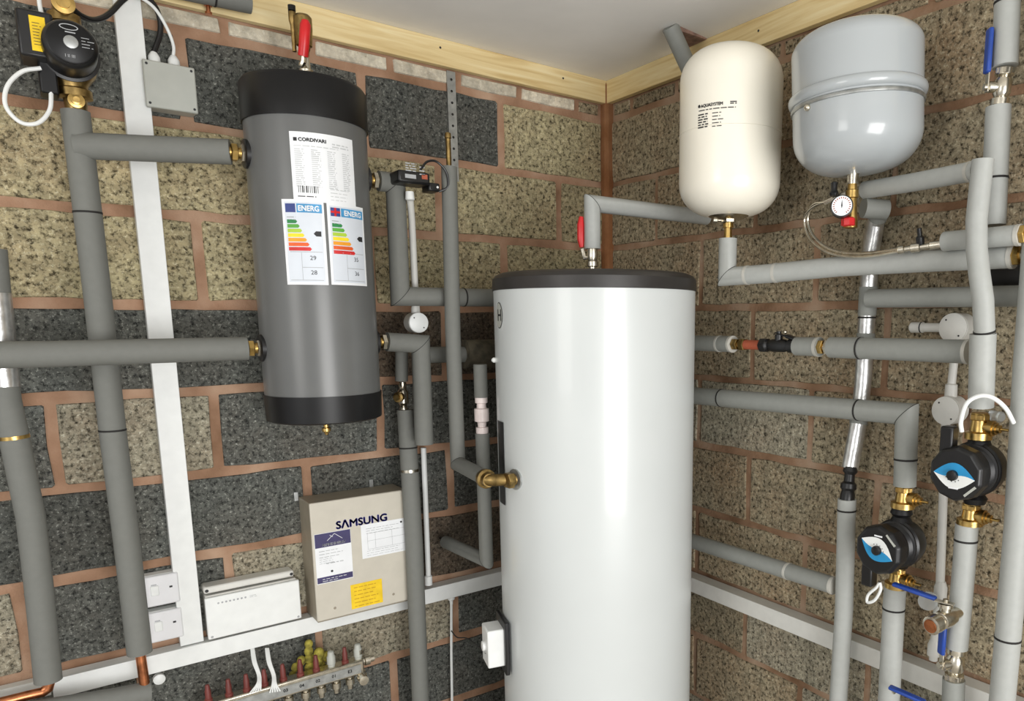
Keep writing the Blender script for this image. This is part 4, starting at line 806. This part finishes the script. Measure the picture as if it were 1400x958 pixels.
t = thing('cable_conduit', 'off-white conduit between the two round boxes on the right wall', 'conduit', P2-X*.02)
a, c = R(1306, 480, .024), R(1299, 545, .024); MB().tube([a+Z*.02, c], .0095, 12).build('tube', 'whitegrey', t); MB().lathe(R(1301, 524, .024), -Z, [(0, .0095), (.003, .0135), (.035, .0145)], 14).build('coupler', 'whitegrey', t)
t = thing('cable_conduit', 'long off-white conduit from the lower round box to the trunking', 'conduit', R(1277, 905, .024))
MB().tube([R(1293, 575, .024), R(1287, 750, .024), R(1285, 806, .024), R(1277, 888, .024), R(1276, 902, .024)], .0105, 12).build('tube', 'whitegrey', t)
for x, y in ((1286, 805), (1277, 884)): MB().lathe(R(x, y, .024), -Z, [(-.02, .0105), (-.005, .0155), (.022, .0155)], 14).build('coupler', 'whitegrey', t)
P = R(1269, 821, .06); t = thing('plastic_disc', 'translucent plastic disc behind the open nickel valve', 'disc', P); MB().lathe(P, V((-.8, -.6, 0)), [(0, .024), (.003, .024)], 28).build('disc', 'clear', t)
# ---- right-hand pumps
def pump(label, C0, top, bot, inv, plug):
    t = thing('circulator_pump', label, 'pump', C0-Z*.07); d = -X
    bot += .002; top -= .002
    MB().lathe(V((C0.x, C0.y, bot)), Z, [(0, .022), (.012, .026), (.02, .02), ((top-bot)*.5-.045, .024), ((top-bot)*.5, .05), ((top-bot)*.5+.045, .024), (top-bot-.02, .02), (top-bot-.012, .026), (top-bot, .022)], 28).build('volute', 'blackmat', t)
    MB().lathe(C0+X*.03, d, [(0, .052), (.02, .058), (.045, .06), (.05, .056), (.055, .056), (.058, .050), (.062, .053), (.066, .050), (.070, .053), (.074, .050), (.088, .050)], 36).build('motor_body', 'black', t)
    MB().lathe(C0-X*.055, d, [(0, .056), (.01, .060), (.036, .060), (.045, .054)], 10, .5).build('control_head', 'black', t, bevel=.003, smooth=False)
    ang = math.radians(10); e = V((-1, -.16, .0)).normalized()
    fc = C0-X*.1005; ru, up = -Y, Z      # face frame: right, up seen from the room
    f = lambda u, v, h=0: fc+ru*(u*math.cos(inv)-v*math.sin(inv))+up*(u*math.sin(inv)+v*math.cos(inv))-X*h
    n = 12; arcT = [(-.045+.09*i/n, .028*math.sin(PI*i/n)) for i in range(n+1)]; arcB = [(-.045+.09*i/n, -.028*math.sin(PI*i/n)) for i in range(n+1)]
    MB().add([f(u, v+.004, .0005) for u, v in arcT]+[f(.045-.09*i/n, .004+.004*math.sin(2*PI*i/n), .0005) for i in range(1, n)], [tuple(range(2*n))]).build('dial_upper', 'white', t, smooth=False)
    MB().add([f(u, v+.004, .0005) for u, v in arcB]+[f(.045-.09*i/n, .004+.004*math.sin(2*PI*i/n), .0005) for i in range(1, n)], [tuple(range(2*n))]).build('dial_lower', 'cyan', t, smooth=False)
    kc = f(.002, .003, 0); MB().lathe(kc, d, [(0, .0115), (.008, .011), (.009, .009)], 20).build('knob', 'black', t)
    k = MB()
    for i in range(5):
        a = .5+i*.5; k.add([f(.002+.0165*math.cos(a)+.0013*math.cos(q*PI/3), .003+.0135*math.sin(a)+.0013*math.sin(q*PI/3), .001) for q in range(6)], [tuple(range(6))])
    k.build('dial_marks', 'ink', t, smooth=False)
    sg = -1 if abs(inv) > 1 else 1
    MB().box(fc+up*.036-X*.0006+ru*.004, ru, -X, up, .010, .0006, .0017).build('logo_mark', 'paper', t, smooth=False) if sg == 1 else MB().box(fc-up*.030-X*.0006+ru*.0, ru, -X, up, .010, .0006, .0017).build('logo_mark', 'paper', t, smooth=False)
    MB().box(fc+X*.012+ru*.035*1+up*.032*sg, (ru*.7-up*.7*sg), -X, (ru*.7+up*.7*sg), .016, .012, .0025).build('edge_label', 'jbox', t, smooth=False)
    MB().box(C0-X*.078+up*(.065*plug)+Y*.028, ru, X, up, .014, .014, .032).build('cable_plug', 'black', t, bevel=.004)
    return t
def pump_valve(label, x, y0, y1, d=.12, side=V((0, -1, 0)), tip=True):
    a, c = R(x, y0, d), R(x, y1, d); c = V((a.x, a.y, c.z)); l = a.z-c.z; t = thing('pump_valve', label, 'valve', c)
    MB().lathe(a, -Z, [(0, .017), (l*.08, .019), (l*.25, .019), (l*.28, .016), (l*.7, .019), (l*.75, .028), (l, .028)], 20).build('valve_body', 'brass', t); hexnut(t, a-Z*l*.04, -Z, l*.24, .0215, 'brass')
    MB().lathe(V((a.x, a.y, a.z-l*.55)), side, [(0, .013), (.02, .013), (.021, .017), (.032, .017), (.033, .013), (.038, .013), (.039, .009), (.046, .009), (.047, .0035), (.062, .003)], 16).build('spindle', 'brass', t)
    return t, a, c
tv, a1, c1 = pump_valve('brass valve above the upper blue-dial pump', 1340, 564, 600)
PC1 = V((-.12, (c1.y+R(1326, 688, .12).y)/2-.0, R(1338, 640, .12).z))
b1 = R(1328, 688, .12)
pump('upper black circulator pump with blue-topped dial beside the right pipes', V((-.12, R(1336, 640, .12).y, R(1338, 640, .12).z)), c1.z, b1.z, PI*.98, 1)
pump_valve('brass valve below the upper blue-dial pump', 1328, 688, 717)
MB().lathe(R(1368, 570, .1), V((-.5, -.8, 0)), [(-.03, .012), (0, .012), (.004, .009)], 14).build('plastic_cap', 'clear', tv)
tv, a2, c2 = pump_valve('brass valve above the lower blue-dial pump', 1236, 664, 694)
pump('lower black circulator pump with white-topped dial near the long pipe', V((-.12, R(1230, 742, .12).y, R(1232, 742, .12).z)), c2.z, R(1230, 776, .12).z, math.radians(-24), -1)
pump_valve('brass valve below the lower blue-dial pump', 1227, 775, 803)
t = thing('cable', 'white flex arching over the brass valve of the upper pump', 'cable', R(1315, 590, .2))
MB().tube(spline([R(1315, 590, .225), R(1314, 575, .23), R(1322, 551, .23), R(1340, 541, .225), R(1358, 544, .215), R(1375, 558, .195), R(1386, 578, .175)]), .0045, 10).build('sheath', 'white', t)
t = thing('cable', 'small white cable loop hanging from the lower pump', 'cable', R(1190, 822, .2))
MB().tube(spline([R(1203, 796, .2), R(1204, 806, .2), R(1196, 820, .2), R(1186, 823, .2), R(1187, 813, .2), R(1198, 803, .2), R(1202, 797, .2)]), .0036, 8).build('sheath', 'white', t)
# ---- pipe through the ceiling
a = H(916, 36, 2.376); t = pipe('grey insulated pipe coming through the ceiling behind the cream vessel', [a, R(945, 100, .085), R(985, 190, .05)], .025, 'foam_m', mitres=False)
t = thing('filler_patch', 'pinkish brown filler patch on the ceiling beside the grey pipe', 'filler', H(945, 45, 2.376))
u0 = H(930, 36, 2.3775); u1 = H(966, 52, 2.3775); u2 = H(940, 60, 2.3775); k = MB(); k.add([u0, u1, u2, u0-Z*.012, u1-Z*.004, u2-Z*.012], [(0, 1, 2), (3, 4, 5), (0, 1, 4, 3), (1, 2, 5, 4), (2, 0, 3, 5)]).build('patch', 'clay', t, smooth=False)

# ---- repeats carry a shared group
SETS = {'insulated_pipe': 'insulated pipes', 'pump_valve': 'brass pump valves', 'circulator_pump': 'circulator pumps', 'compression_fitting': 'compression fittings',
        'ball_valve': 'ball valves', 'junction_box': 'junction boxes', 'cable_conduit': 'plastic conduits', 'cable_trunking': 'white cable trunking', 'fused_spur': 'switched spurs',
        'wire_bundle': 'white wire bundles', 'cable': 'loose cables', 'expansion_vessel': 'expansion vessels', 'copper_pipe': 'bare copper pipes'}
for o in list(COL.objects):
    k_ = o.name.split('.')[0]
    if not o.parent and o.get('label') and k_ in SETS:
        o['group'] = SETS[k_]+(' on the left wall' if -o.location.y < -o.location.x else ' on the right wall')
